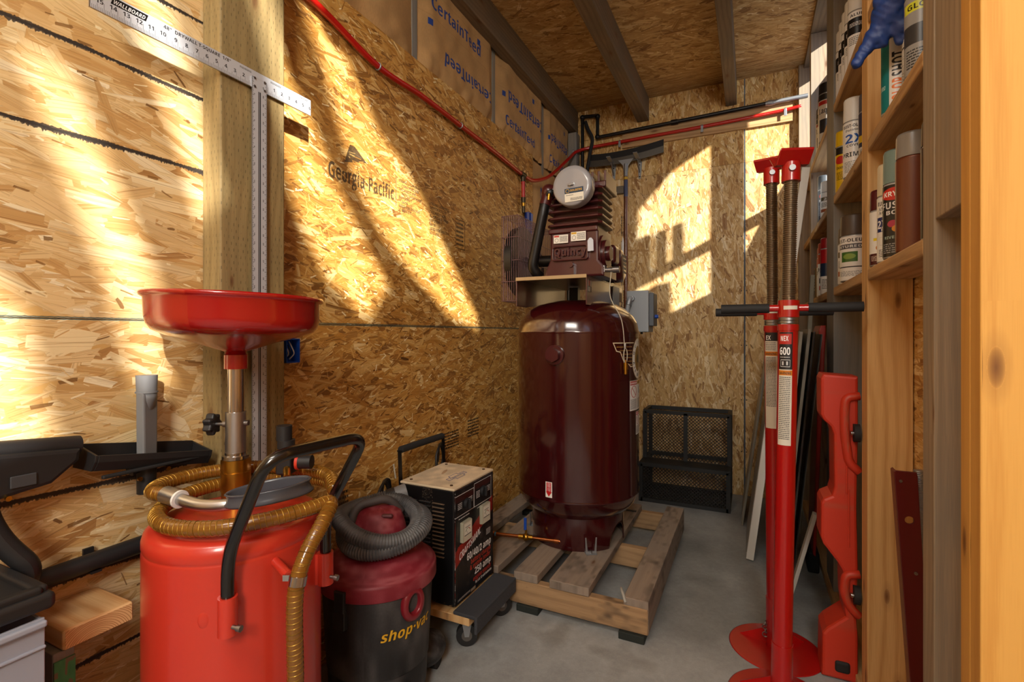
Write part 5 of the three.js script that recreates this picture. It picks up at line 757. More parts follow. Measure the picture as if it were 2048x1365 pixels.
{
  const t = thing('strut_arm', 'short grey steel wall bracket behind the pump', 'bracket', [0, 0, 0]);
  part('channel', rb(0.24, 0.06, 0.03, 0.335, 2.345, -3.978, 0.003), std(0x6e675c, 0.5, 0.6), t); part('bolt', cylZ(0.016, 0.05, 0.33, 2.3, -3.95, 8), M.steel, t);
  const c = thing('copper_riser', 'thin copper tube running down the far wall', 'pipe', [0, 0, 0]); part('tube', rod([0.335, 2.3, -3.985], [0.335, 1.3, -3.985], 0.008, 0.008, 12), std(0x7a5230, 0.5, 0.6), c); part('strap', bx(0.03, 0.012, 0.004, 0.335, 1.9, -3.985), M.galv, c);
  const k = thing('caulk_tube', 'slim white and green tube leaning behind the motor', 'tube', [0.45, 1.72, -3.97]); part('barrel', cylY(0.012, 0.2, 0, 0.1, 0, 14), M.white, k); part('green_band', cylY(0.0125, 0.05, 0, 0.03, 0, 14), std(0x1d6b3c, 0.5), k); part('tip', new THREE.ConeGeometry(0.01, 0.05, 12).translate(0, 0.225, 0), M.white, k); part('hanger', bx(0.01, 0.012, 0.022, 0, 0.05, -0.018), M.galv, k);
}
// ------------------------------------------------------------------ expanded-metal step
{
  const t = thing('mesh_step', 'black angle iron two tier step with expanded metal panels against the far wall', 'step', [0, 0, 0]);
  const fr = std(0x191a1b, 0.55), x0 = 0.672, x1 = 1.242, zf = -3.57, zm = -3.72, zb = -3.95, y1 = 0.262, y2 = 0.615, w = 0.026;
  const b = (a, c) => part('frame_bar', bar(a, c, w, w), fr, t);
  for (const x of [x0, x1]) { b([x, 0, zf], [x, y1, zf]); b([x, 0, zb], [x, y2, zb]); b([x, y1, zm], [x, y2, zm]); b([x, 0.013, zf], [x, 0.013, zb]); b([x, y1, zf], [x, y1, zb]); b([x, y2, zm], [x, y2, zb]); }
  for (const [y, z] of [[0.013, zf], [0.013, zb], [y1, zf], [y1, zm], [y2, zm], [y2, zb], [y1, zb]]) b([x0, y, z], [x1, y, z]);
  b([(x0 + x1) / 2, y1, zm], [(x0 + x1) / 2, y2, zm]);
  part('tread_plate', bx(x1 - x0, 0.004, zf - zm, (x0 + x1) / 2, y1 + 0.012, (zf + zm) / 2), fr, t);
  const mesh = (L, H) => { const list = [], sx = 0.024, sy = 0.0115; for (let r = 0; r * sy < H; r++) for (let c = 0; c * sx < L; c++) { const ox = c * sx + (r % 2 ? sx / 2 : 0), oy = r * sy; if (ox + sx / 2 > L || oy + sy > H) continue; list.push(bar([ox, oy, 0], [ox + sx / 2, oy + sy, 0], 0.0042, 0.002), bar([ox + sx / 2, oy + sy, 0], [Math.min(L, ox + sx), oy, 0], 0.0042, 0.002)); } return merge(list); };
  const front = mesh(x1 - x0, y1), up = mesh(x1 - x0, y2 - y1), back = mesh(x1 - x0, y2), side = mesh(zf - zb, y1), bottom = mesh(x1 - x0, zf - zb);
  const mm = std(0x232323, 0.5, 0.3), add = (g) => { part('expanded_metal', g, mm, t).userData.kind = 'stuff'; };
  add(front.clone().translate(x0, 0, zf + 0.004)); add(up.clone().translate(x0, y1, zm + 0.004)); add(side.clone().rotateY(Math.PI / 2).translate(x0, 0, zf)); add(side.clone().rotateY(Math.PI / 2).translate(x1, 0, zf)); add(bottom.clone().rotateX(-Math.PI / 2).translate(x0, 0.02, zf));
}
// ------------------------------------------------------------------ the two red screw stands
function screwStand(label, base, top, turn, near, ext = 0) {
  const t = thing('screw_stand', label, 'jack stand', [base[0], 0, base[2]], 0, 'red telescopic support stands');
  const lx = (top[0] - base[0]) / 1.78, lz = (top[2] - base[2]) / 1.78, at = (y, dx = 0, dz = 0) => [lx * y + dx, y, lz * y + dz];
  part('foot_plate', lathe([[0, 0.006], [0.06, 0.008], [0.155, 0.003], [0.16, 0.001], [0.155, 0.0], [0, 0.0]], 56), M.redJack, t);
  for (let k = 0; k < 3; k++) part('gusset', plate([[0.02, 0.004], [0.13, 0.004], [0.022, 0.075]], 0.006).translate(0, 0, -0.003).rotateY(rad(40 + k * 120)), M.redJack, t);
  part('tube', [rod(at(0.004), at(1.215), 0.0285, 0.0285, 36), rod(at(1.195), at(1.215), 0.031, 0.031, 36)], M.redJack, t);
  part('base_sleeve', rod(at(0.004), at(0.19), 0.031, 0.031, 36), M.redJack, t);
  part('lock_band', [rod(at(1.218), at(1.226), 0.028, 0.028, 30), rod(at(1.228), at(1.236), 0.028, 0.028, 30)], M.steel, t);
  const col = part('handle_collar', rod(at(1.238), at(1.292), 0.031, 0.031, 36), M.redJack, t);
  part('collar_tag', curved(0.0314, rad(-30), rad(48), 1.262, 1.274, 8).translate(lx * 1.27, 0, lz * 1.27), std(0xd8d2c4, 0.6), col);
  const dx = Math.cos(turn), dz = -Math.sin(turn), end = (s, k) => at(1.268, s * dx * k, s * dz * k);
  for (const s of [-1, 1]) { part('handle_bar', rod(end(s, 0.028), end(s, 0.07), 0.0115, 0.0115, 14), M.redJack, col); part('grip', [rod(end(s, 0.055), end(s, 0.2), 0.0155, 0.0155, 18)], M.rubber, col); }
  const S0 = V(...at(1.29)), S1 = V(...at(1.69 + ext)), n = 420, P = Array.from({ length: n + 1 }, (_, i) => S0.clone().lerp(S1, i / n));
  part('screw', sweepPts(P, 18, (len) => 0.0205 - 0.004 * (0.5 + 0.5 * Math.cos(len / 0.0068 * 2 * Math.PI))), std(0x8c7c66, 0.35, 0.85), t);
  const hd = part('saddle_socket', [rod(at(1.675 + ext), at(1.735 + ext), 0.0275, 0.0275, 30)], M.redJack, t);
  part('saddle_bolt', rod(at(1.712 + ext, 0.0, 0.022), at(1.712 + ext, 0.002, 0.036), 0.0095, 0.0095, 16), M.steel, hd);
  const vee = plate([[-0.044, 0.036], [-0.044, 0.043], [0, 0.01], [0.044, 0.043], [0.044, 0.036], [0.012, 0.0], [-0.012, 0.0]], 0.1, 0.002).translate(0, 0, -0.05).rotateY(Math.PI / 2 + turn + (near ? 0.35 : -0.5)).rotateX(near ? 0.0 : 0.12).translate(...at(1.727 + ext));
  part('vee_saddle', vee, M.redJack, t);
  part('label', curved(0.0289, rad(near ? -58 : -64), rad(near ? 24 : 30), 0.83, 1.19, 10).applyMatrix4(new THREE.Matrix4().makeShear(0, 0, lx, lz, 0, 0).premultiply(new THREE.Matrix4())), printed(180, 1000, (g, W, H) => {
    g.fillStyle = '#d8d2c2'; g.fillRect(0, 0, W, H); g.fillStyle = near ? '#1d1a1a' : '#1d1a1a'; g.fillRect(0, 0, W, near ? 330 : 90); if (near) { g.fillStyle = '#b3271c'; g.fillRect(0, 14, W - 14, 92); } text(g, near ? 'NEX' : 'EX', W * 0.1, 78, 64, { color: '#eee', width: W * 0.6 });
    if (near) { text(g, '600', W * 0.05, 200, 92, { color: '#eee', width: W * 0.8 }); greeked(g, 20, 215, 130, 14, 1, '#ccc', 3); g.strokeStyle = '#ccc'; g.lineWidth = 5; g.strokeRect(30, 245, 120, 60); g.fillStyle = '#ccc'; g.fillRect(50, 258, 20, 34); g.fillRect(104, 258, 20, 34); }
    g.fillStyle = '#cf7a1e'; g.fillRect(0, near ? 338 : 200, W, 44); text(g, 'WARNING', 14, near ? 374 : 236, 34, { color: '#222', width: W - 28 }); greeked(g, 12, near ? 392 : 256, W - 34, near ? 560 : 520, 34, '#555', near ? 11 : 12); if (!near) greeked(g, 12, 100, W - 34, 90, 5, '#777', 13);
  }), t);
  return t;
}
const standB = screwStand('red screw stand behind the other, its saddle tilted to the left', [1.457, 0, -2.11], [1.445, 0, -2.13], 0.15, false, 0.08);
const standA = screwStand('nearer red screw stand whose black handle bar crosses in front of the shelves', [1.462, 0, -1.81], [1.492, 0, -1.83], 0.0, true);
{ const c = standB; part('chain', [0, 1, 2, 3].map((k) => new THREE.TorusGeometry(0.009, 0.0022, 6, 14).rotateY(k % 2 ? Math.PI / 2 : 0).translate(-0.034, 0.05 + k * 0.014, 0.012)), M.steel, c); }
// ------------------------------------------------------------------ sheets leaning on the right wall
{
  const lean = (name, label, cat, xb, xt, h, z0, z1, th, mats, group) => { // bottom at x = xb on the floor, top edge at x = xt
    const t = thing(name, label, cat, [xb, 0.002 + th * 0.2, 0], 0, group), a = Math.atan2(xt - xb, h), L = Math.hypot(xt - xb, h);
    mats.forEach(([nm, m, x, w, ins]) => part(nm, rb(w, L - ins, z0 - z1 - ins, x + w / 2, L / 2, (z0 + z1) / 2, 0.002).rotateZ(-a), m, t)); return t;
  };
  const G = 'sheets leaning on the right wall';
  lean('white_door_panel', 'white edged panel leaning tallest on the right wall behind the red stands', 'panel', 1.352, 1.606, 2.01, -2.86, -3.3, 0.036, [['core', std(0xd9d6cf, 0.5), 0, 0.036, 0], ['face_sheet', std(0x8e8a82, 0.5), -0.0025, 0.002, 0.05]], G);
  lean('grey_sheet', 'thin grey framed sheet leaning just left of the white panel', 'panel', 1.322, 1.47, 1.1, -3.36, -3.8, 0.01, [['sheet', std(0x7b776d, 0.6), 0, 0.01, 0], ['border_strip', std(0xa8a49a, 0.5), -0.002, 0.002, 0.03]], G);
  lean('drywall_offcut', 'pale grey board offcut leaning beside the red stand at handle height', 'panel', 1.455, 1.56, 1.19, -2.4, -2.75, 0.012, [['board', std(0x8f8b7e, 0.8), 0, 0.012, 0]], G);
  lean('drywall_offcut', 'second thin board edge leaning right behind the pale offcut', 'panel', 1.475, 1.592, 1.2, -2.42, -2.78, 0.012, [['board', std(0x7c776c, 0.8), 0, 0.012, 0]], G);
  lean('black_sheet', 'glossy black sheet leaning between the board offcuts and the red creeper', 'panel', 1.5, 1.61, 1.19, -2.42, -3.0, 0.01, [['sheet', glossy(0x060607, 0.25, 0.5), 0, 0.01, 0]], G);
  lean('black_sheet', 'taller dark sheet with a thin pale edge nearest the right studs', 'panel', 1.535, 1.655, 1.18, -2.58, -3.1, 0.006, [['sheet', std(0x0d0d0e, 0.35), 0, 0.006, 0], ['pale_edge', std(0x9a948a, 0.5), 0.0062, 0.0012, 0]], G);
  lean('narrow_strip', 'narrow beige strip of trim standing behind the red stand handle', 'trim', 1.6, 1.668, 1.5, -3.13, -3.18, 0.02, [['strip', std(0x8d8674, 0.7), 0, 0.02, 0]], G);
  lean('baseboard_offcut', 'short white trim offcut standing low among the black sheets', 'trim', 1.485, 1.6, 0.46, -2.3, -2.34, 0.014, [['strip', std(0xa7a39a, 0.6), 0, 0.014, 0]], G);
}
// ------------------------------------------------------------------ red plastic creepers on edge by the studs
{
  const N = noiseOf(91), dust = new THREE.MeshStandardMaterial({ roughness: 0.5, map: canvasOf(512, 512, (g, W, H) => { const im = g.createImageData(W, H); for (let y = 0, i = 0; y < H; y++) for (let x = 0; x < W; x++, i += 4) { const n = N(x / 50, y / 50) * 0.7 + N(x / 9, y / 9) * 0.3, k = Math.max(0, n - 0.62) * 1.6, c = mix3([192, 50, 26], [150, 118, 96], Math.min(0.8, k)); im.data[i] = c[0]; im.data[i + 1] = c[1]; im.data[i + 2] = c[2]; im.data[i + 3] = 255; } g.putImageData(im, 0, 0); }) });
  const t = thing('mechanic_creeper', 'dusty orange red moulded creeper standing on end against the studs', 'creeper', [0, 0, -2.005]);
  const prof = [[1.599, 1.046], [1.592, 1.03], [1.592, 0.905], [1.6, 0.888], [1.622, 0.865], [1.63, 0.84], [1.632, 0.66], [1.625, 0.63], [1.6, 0.615], [1.593, 0.6], [1.592, 0.48], [1.6, 0.458], [1.64, 0.405], [1.656, 0.376], [1.658, 0.27], [1.664, 0.222], [1.61, 0.17], [1.597, 0.15], [1.595, 0.004], [1.7, 0.004], [1.7, 0.16], [1.694, 0.24], [1.7, 0.39], [1.696, 0.6], [1.7, 0.85], [1.7, 1.04]];
  const s = part('body', plate(prof, 0.13, 0.009).translate(0, 0, -0.13), dust, t);
  for (const [y0, y1] of [[0.985, 0.72], [0.385, 0.235]]) { // raised caster pockets on the near edge
    const p = part('wheel_pocket', [pipe([[1.703, y0 - 0.01, 0.0], [1.664, y0 - 0.015, 0.004], [1.66, y0 - 0.06, 0.004], [1.66, (y0 + y1) / 2, 0.004], [1.672, y1 + 0.03, 0.002], [1.702, y1, 0.0]], 0.014, 0.03)], dust, s);
    part('caster', [cylX(0.03, 0.018, 1.693, (y0 + y1) / 2, 0.012, 24)], M.rubber, p); part('axle', cylX(0.008, 0.03, 1.69, (y0 + y1) / 2, 0.02, 12), M.chrome, p);
  }
  for (const y of [0.74, 0.56]) part('rib', rb(0.006, 0.2, 0.012, 1.667 + (y < 0.6 ? 0.006 : 0), y, -0.003, 0.003), dust, s);
  part('foot_pad', rb(0.045, 0.04, 0.02, 1.655, 0.05, -0.002, 0.01).rotateZ(0), M.rubber, s);
  const u = thing('mechanic_creeper', 'second red creeper further back, only its narrow edge showing', 'creeper', [0, 0, -2.83]);
  part('body', plate([[1.682, 1.225], [1.674, 1.2], [1.674, 1.165], [1.684, 1.15], [1.668, 0.8], [1.65, 0.1], [1.662, 0.09], [1.704, 1.2], [1.704, 1.225]], 0.24, 0.005).translate(0, 0, -0.24), glossy(0x9c1d12, 0.4, 0.3), u); part('foot', rb(0.05, 0.1, 0.2, 1.655, 0.05, -0.12, 0.008), M.rubber, u);
}
{
  const t = thing('red_steel_bar', 'dark red steel bar with punched hole leaning in the stud bay', 'steel bar', [0, 0, -1.73]);
  const hole = ring2(0.0125, 24, 1.772, 0.665).reverse();
  part('bar', [plate([[1.737, 0.796], [1.741, 0.8], [1.788, 0.8], [1.79, 0.79], [1.828, 0.045], [1.784, 0.045]], 0.008, 0.0015, [hole]), plate([[1.737, 0.796], [1.742, 0.8], [1.79, 0.045], [1.784, 0.045]], 0.04, 0.0015).translate(0, 0, -0.035)], glossy(0x5a0d10, 0.4, 0.3), t);
  for (const [x, y, r] of [[1.752, 0.772, 0.004], [1.786, 0.52, 0.0045]]) part('bolt_hole', cylZ(r, 0.002, x, y, 0.009, 14), M.steel, t);
  const k = thing('threaded_rod', 'zinc threaded rod standing beside the dark red bar', 'rod', [0, 0, -1.755]);
  const A = V(1.8, 0.8, 0), B = V(1.812, 0.04, 0), P = Array.from({ length: 500 }, (_, i) => B.clone().lerp(A, i / 499)); part('thread', sweepPts(P, 12, (l) => 0.0125 - 0.0018 * (0.5 + 0.5 * Math.cos(l / 0.0048 * 2 * Math.PI))), M.galv, k);
}

// ------------------------------------------------------------------ spray cans and tins on the shelves
const SHELF = [1.392, 1.798, 2.204];
function wrapLabel(draw, w = 400, h = 480) { return printed(w, h, draw, 0.35); }
function sprayCan(label, x, y, z, { h = 0.262, r = 0.033, cap = 0xe8e6e0, capH = 0.062, body = 0xb8b8b8, art, clearCap = false, group }) {
  const t = thing('spray_can', label, 'spray can', [x, y, z], 0, group), H = h - capH;
  part('can', lathe([[0, 0], [r * 0.94, 0], [r * 0.98, 0.003], [r * 0.98, H - 0.012], [r * 0.9, H - 0.004], [r * 0.6, H + 0.004], [0, H + 0.006]], 28), std(body, 0.4, 0.3), t);
  if (art) { const c = Math.atan2(camera.position.x - x, camera.position.z - z); part('wrap_label', curved(r, c - Math.PI, c + Math.PI, 0.004, H - 0.012, 32), art, t); }
  part('cap', lathe([[r * 0.97, H - 0.006], [r * 0.98, H], [r * 0.95, h - 0.006], [r * 0.88, h], [0, h]], 28), clearCap ? new THREE.MeshPhysicalMaterial({ color: 0xb9b4ac, roughness: 0.3, transmission: 0.5, thickness: 0 }) : std(cap, 0.4), t);
  if (clearCap) part('spray_head', [cylY(0.006, 0.02, 0, H + 0.016, 0, 12)], M.white, t);
  return t;
}
// label drawings: the middle of the sheet faces the room
const bg = (g, W, H, c) => { g.fillStyle = c; g.fillRect(0, 0, W, H); };
const ART = {
  ultra: wrapLabel((g, W, H) => { bg(g, W, H, '#efeee8'); text(g, 'RUST-OLEUM', W / 2, 64, 44, { color: '#222', align: 'center', width: 150 }); text(g, 'AMERICAN', W / 2, 100, 30, { color: '#555', align: 'center', font: 'serif', width: 130 }); text(g, 'ACCENTS', W / 2, 128, 30, { color: '#555', align: 'center', font: 'serif', width: 130 }); g.fillStyle = '#1c2f6e'; g.fillRect(W * 0.3, 150, W * 0.4, 110); text(g, '2X', W * 0.31, 234, 84, { color: '#fff', width: 64 }); text(g, 'ULTRA', W * 0.51, 196, 36, { color: '#e8d21c', width: 74 }); text(g, 'COVER', W * 0.51, 230, 36, { color: '#e8d21c', width: 74 }); text(g, 'PRIMER', W / 2, 256, 26, { color: '#fff', align: 'center', width: 130 }); g.strokeStyle = '#9a927c'; g.strokeRect(W * 0.36, 300, 90, 60); greeked(g, W * 0.34, 390, 120, 60, 5, '#666', 4); }),
  maroon: wrapLabel((g, W, H) => { bg(g, W, H, '#efeee8'); text(g, '2X', W * 0.42, 200, 100, { color: '#1c2f6e', width: 90 }); g.fillStyle = '#e8d21c'; g.fillRect(W * 0.38, 240, 110, 26); g.fillStyle = '#c87a2a'; g.beginPath(); g.arc(W / 2, 330, 34, 0, 7); g.fill(); g.fillStyle = '#4a1018'; g.fillRect(0, 380, W, 100); greeked(g, W * 0.34, 400, 120, 50, 4, '#d8c8b8', 6); }),
  fusion: wrapLabel((g, W, H) => { bg(g, W, H, '#18181a'); g.fillStyle = '#d0291f'; g.beginPath(); g.ellipse(W / 2, 62, 88, 44, 0, 0, 7); g.fill(); text(g, 'KRYLON', W / 2, 78, 46, { color: '#fff', align: 'center', width: 140 }); text(g, 'FUSION', W / 2, 160, 62, { color: '#e6e6e6', align: 'center', width: 170 }); text(g, 'BOND', W / 2, 200, 40, { color: '#e6e6e6', align: 'center', width: 120 }); [['#b02a4a', 0.44, 262], ['#2a6ac0', 0.54, 256], ['#d68a2a', 0.49, 296], ['#3aa06a', 0.57, 292]].forEach(([c, x, y]) => { g.fillStyle = c; g.beginPath(); g.arc(W * x, y, 24, 0, 7); g.fill(); }); text(g, 'RIVER ROCK', W / 2, 362, 26, { color: '#9fb8ae', align: 'center', width: 130 }); greeked(g, W * 0.32, 390, 140, 70, 5, '#999', 8); }),
  copper: wrapLabel((g, W, H) => { bg(g, W, H, '#6e3a22'); greeked(g, W * 0.62, 80, 60, 240, 16, '#c0a48c', 3); }),
  bronze: wrapLabel((g, W, H) => { bg(g, W, H, '#3c3020'); greeked(g, W * 0.36, 90, 110, 260, 14, '#d8ccb0', 5); }),
  colorshot: wrapLabel((g, W, H) => { bg(g, W, H, '#e9e8e4'); g.fillStyle = '#0d7b7e'; g.fillRect(W * 0.18, 0, W * 0.24, H); g.save(); g.translate(W * 0.6, H - 20); g.rotate(-Math.PI / 2); text(g, 'COLOR', 0, 0, 84, { color: '#e8772a', width: 190 }); text(g, 'SHOT', 196, 0, 84, { color: '#26262a', width: 170 }); g.restore(); g.save(); g.translate(W * 0.72, H - 30); g.rotate(-Math.PI / 2); text(g, 'PREMIUM SPRAY PAINT', 0, 0, 26, { color: '#444', width: 300 }); g.restore(); greeked(g, W * 0.2, 300, 70, 30, 3, '#cfe6e4', 6); }),
  marble: wrapLabel((g, W, H) => { bg(g, W, H, '#dcdcd8'); const r = rngOf(3); for (let i = 0; i < 30; i++) { g.strokeStyle = ['#8a8a88', '#5a4a3e', '#b8b4ac'][(r() * 3) | 0]; g.lineWidth = 2 + r() * 3; g.beginPath(); g.moveTo(r() * W, r() * H); g.bezierCurveTo(r() * W, r() * H, r() * W, r() * H, r() * W, r() * H); g.stroke(); } g.fillStyle = '#7a5a44'; g.beginPath(); g.ellipse(W * 0.45, H * 0.6, 40, 60, 0.4, 0, 7); g.fill(); }),
  lime: wrapLabel((g, W, H) => { bg(g, W, H, '#9b9b98'); g.fillStyle = '#d8dc3a'; g.fillRect(W * 0.3, 40, W * 0.4, 60); text(g, 'GLOSS', W / 2, 86, 44, { align: 'center', width: 120 }); g.fillStyle = '#3a3a3c'; g.fillRect(0, 180, W, 120); greeked(g, W * 0.34, 330, 130, 120, 7, '#333', 3); }),
  yellow: wrapLabel((g, W, H) => { bg(g, W, H, '#e6bd12'); g.fillStyle = '#1a1a18'; g.fillRect(0, 0, W, 78); g.fillStyle = '#c4281c'; g.beginPath(); g.arc(W * 0.42, 140, 44, 0, 7); g.fill(); text(g, 'INVERTED', W / 2, 240, 40, { color: '#1a1a18', align: 'center', width: 130 }); greeked(g, W * 0.34, 270, 130, 90, 6, '#5a4a08', 4); g.strokeStyle = '#fff'; g.lineWidth = 6; g.beginPath(); g.arc(W * 0.56, 400, 30, 0, 7); g.stroke(); }),
  primer: wrapLabel((g, W, H) => { bg(g, W, H, '#f1f0ec'); text(g, 'RUST-OLEUM', W / 2, 50, 40, { color: '#222', align: 'center', width: 150 }); text(g, "Painter's", W / 2, 84, 28, { color: '#444', align: 'center', font: 'serif', width: 110 }); text(g, '2X', W / 2, 190, 110, { color: '#1d56b0', align: 'center', width: 120 }); text(g, 'COVER', W / 2, 222, 30, { color: '#444', align: 'center', width: 100 }); text(g, 'PRIMER', W / 2, 312, 56, { color: '#222', align: 'center', width: 170 }); greeked(g, W * 0.34, 350, 130, 100, 7, '#888', 6); }),
  mixed: wrapLabel((g, W, H) => { bg(g, W, H, '#3a3a52'); g.fillStyle = '#d8b82a'; g.fillRect(0, 200, W, 60); g.fillStyle = '#d8d4cc'; g.fillRect(0, 300, W, 120); greeked(g, W * 0.34, 320, 130, 80, 6, '#444', 7); }),
  blackwhite: wrapLabel((g, W, H) => { bg(g, W, H, '#efeeea'); text(g, 'ALUM', W / 2, 44, 36, { color: '#222', align: 'center', width: 110 }); g.fillStyle = '#18181a'; g.fillRect(0, 60, W, 150); greeked(g, W * 0.36, 100, 110, 40, 3, '#eee', 3); g.fillRect(0, 330, W, 150); greeked(g, W * 0.34, 230, 130, 80, 5, '#666', 4); }),
  textured: wrapLabel((g, W, H) => { bg(g, W, H, '#efede8'); text(g, 'RUST-OLEUM', W * 0.44, 62, 52, { color: '#1c1c1c', align: 'center', width: 170 }); g.fillStyle = '#4b4b4f'; g.fillRect(W * 0.2, 84, W * 0.42, 52); text(g, 'TEXTURED', W * 0.4, 124, 40, { color: '#e8e8e8', align: 'center', width: 150 }); g.fillStyle = '#3f6e2a'; g.fillRect(W * 0.34, 170, 78, 110); g.fillStyle = '#86a84a'; g.beginPath(); g.arc(W * 0.44, 220, 30, 0, 7); g.fill(); g.fillStyle = '#222'; g.fillRect(W * 0.28, 330, 130, 12); greeked(g, W * 0.62, 60, 110, 300, 26, '#999', 5); greeked(g, W * 0.3, 380, 120, 60, 5, '#888', 6); }),
  brownband: wrapLabel((g, W, H) => { bg(g, W, H, '#ecebe6'); g.fillStyle = '#5a4a1e'; g.fillRect(W * 0.3, 90, 150, 70); text(g, '2X', W * 0.4, 150, 60, { color: '#eee', width: 70 }); g.fillStyle = '#a0522a'; g.fillRect(W * 0.3, 330, 150, 60); greeked(g, W * 0.32, 200, 140, 90, 5, '#444', 8); }),
  redE: wrapLabel((g, W, H) => { bg(g, W, H, '#efede8'); g.fillStyle = '#c8431f'; g.fillRect(0, 0, W, 110); text(g, 'PRIME', W / 2, 220, 84, { color: '#1a1a1a', align: 'center', width: 170 }); g.fillStyle = '#222'; g.fillRect(W * 0.36, 280, 100, 60); g.fillStyle = '#c8431f'; g.fillRect(W * 0.36, 370, 100, 50); }),
  redBlue: wrapLabel((g, W, H) => { bg(g, W, H, '#efede8'); g.fillStyle = '#b3161c'; g.fillRect(0, 0, W, 150); g.fillStyle = '#22304a'; g.fillRect(0, 150, W, 140); greeked(g, W * 0.36, 320, 110, 110, 7, '#444', 9); }),
  night: wrapLabel((g, W, H) => { bg(g, W, H, '#232a38'); g.fillStyle = '#a82a24'; g.beginPath(); g.arc(W * 0.46, 90, 36, 0, 7); g.fill(); text(g, 'MAX', W / 2, 180, 50, { color: '#c8ccd4', align: 'center', width: 120 }); greeked(g, W * 0.36, 230, 110, 160, 9, '#8a92a4', 3); }),
  script: wrapLabel((g, W, H) => { bg(g, W, H, '#d8d2c4'); g.fillStyle = '#1a1a1a'; g.fillRect(0, 0, W, 60); g.fillStyle = '#b3261e'; g.fillRect(W * 0.3, 70, 150, 40); text(g, 'Laquer', W / 2, 200, 80, { color: '#222', align: 'center', width: 150, font: 'serif' }); g.fillStyle = '#2a2a2e'; g.fillRect(W * 0.34, 260, 130, 140); }),
};
const X = 1.741;
{
  const [a, b, c] = SHELF;
  sprayCan('spray can with dark maroon cap half hidden on the lower near shelf', X - 0.003, a, -1.861, { h: 0.232, capH: 0.055, cap: 0x551019, art: ART.maroon });
  sprayCan('white primer spray can with cream cap on the lower near shelf', X, a, -1.782, { h: 0.287, capH: 0.085, cap: 0xdccfae, art: ART.ultra, r: 0.032 });
  sprayCan('black spray can with grey green cap on the lower near shelf', X - 0.001, a, -1.688, { h: 0.296, capH: 0.085, cap: 0x77908a, art: ART.fusion, r: 0.036 });
  sprayCan('copper brown spray can with clear cap on the lower near shelf', X + 0.004, a, -1.572, { h: 0.3, capH: 0.055, body: 0x6e3a22, art: ART.copper, clearCap: true, r: 0.037 });
  sprayCan('dark bronze spray can beside the grey stud on the lower near shelf', X + 0.01, a, -1.385, { h: 0.265, capH: 0.05, cap: 0x4a3c26, art: ART.bronze, r: 0.037 });
  sprayCan('white and teal spray can with sideways lettering on the upper near shelf', X, b, -1.71, { h: 0.232, capH: 0.02, art: ART.colorshot, r: 0.036, cap: 0xd6d4ce });
  sprayCan('pale marbled spray can under the blue glove on the upper near shelf', X + 0.02, b, -1.6, { h: 0.165, capH: 0.03, art: ART.marble });
  sprayCan('grey spray can with yellow strip at the end of the upper near shelf', X, b, -1.49, { h: 0.25, capH: 0.05, art: ART.lime, cap: 0x8a8a88 });
  sprayCan('bright yellow spray can on the middle shelf of the second bay', X, b, -2.566, { h: 0.265, capH: 0.06, cap: 0xe3bb10, art: ART.yellow });
  sprayCan('white primer spray can with blue 2X on the middle shelf of the second bay', X, b, -2.34, { h: 0.31, capH: 0.085, cap: 0xecebe6, art: ART.primer, r: 0.037 });
  sprayCan('dark spray can with yellow band behind the pine stud on the middle shelf', X + 0.03, b, -2.235, { h: 0.28, capH: 0.06, cap: 0x55555e, art: ART.mixed });
  ['farthest', 'second farthest', 'middle', 'second nearest', 'nearest'].forEach((s, k) => sprayCan(`${s} of five black and white spray cans on the top shelf`, X, c, -2.555 + k * 0.071, { h: 0.29, capH: 0.08, cap: 0xe4e2da, art: ART.blackwhite, group: 'black and white spray cans on the top shelf' }));
  sprayCan('wide textured finish can with metallic brown top on the second bay low shelf', X + 0.004, a, -2.36, { h: 0.262, r: 0.049, capH: 0.075, cap: 0x54463a, art: ART.textured });
  sprayCan('slim white can with brown band beside the wide textured can', X, a, -2.5, { h: 0.24, capH: 0.06, cap: 0x6a5846, art: ART.brownband });
  sprayCan('orange and white can lettered E on the third bay low shelf', X, a, -3.2, { h: 0.29, capH: 0.05, cap: 0xb5391d, art: ART.redE });
  sprayCan('red capped can nearest the blue grey stud on the third bay low shelf', X, a, -3.09, { h: 0.3, capH: 0.05, cap: 0xa01418, art: ART.redBlue });
  sprayCan('narrow red topped can farthest left on the third bay low shelf', X, a, -3.3, { h: 0.28, r: 0.027, capH: 0.05, cap: 0xa01418, art: ART.redE });
  sprayCan('slate blue can with red badge on the third bay middle shelf', X, b, -3.22, { h: 0.26, capH: 0.07, cap: 0x4f565c, art: ART.night });
  sprayCan('small white capped can beside the slate blue can', X, b, -3.08, { h: 0.19, capH: 0.05, cap: 0xe6e4de, art: ART.brownband });
  sprayCan('black topped can with red band on the third bay top shelf', X, c, -3.1, { h: 0.31, capH: 0.05, cap: 0x17171a, art: ART.script, r: 0.04 });
  sprayCan('dark can behind the red banded can on the third bay top shelf', X, c, -3.2, { h: 0.28, capH: 0.05, cap: 0x17171a, art: ART.blackwhite });
  sprayCan('black can farthest left on the third bay top shelf', X, c, -3.3, { h: 0.26, capH: 0.05, cap: 0x17171a, art: ART.script, r: 0.03 });
  const k = thing('cardboard_carton', 'small dark printed carton at the far end of the low shelf', 'box', [1.762, a, -3.43]);
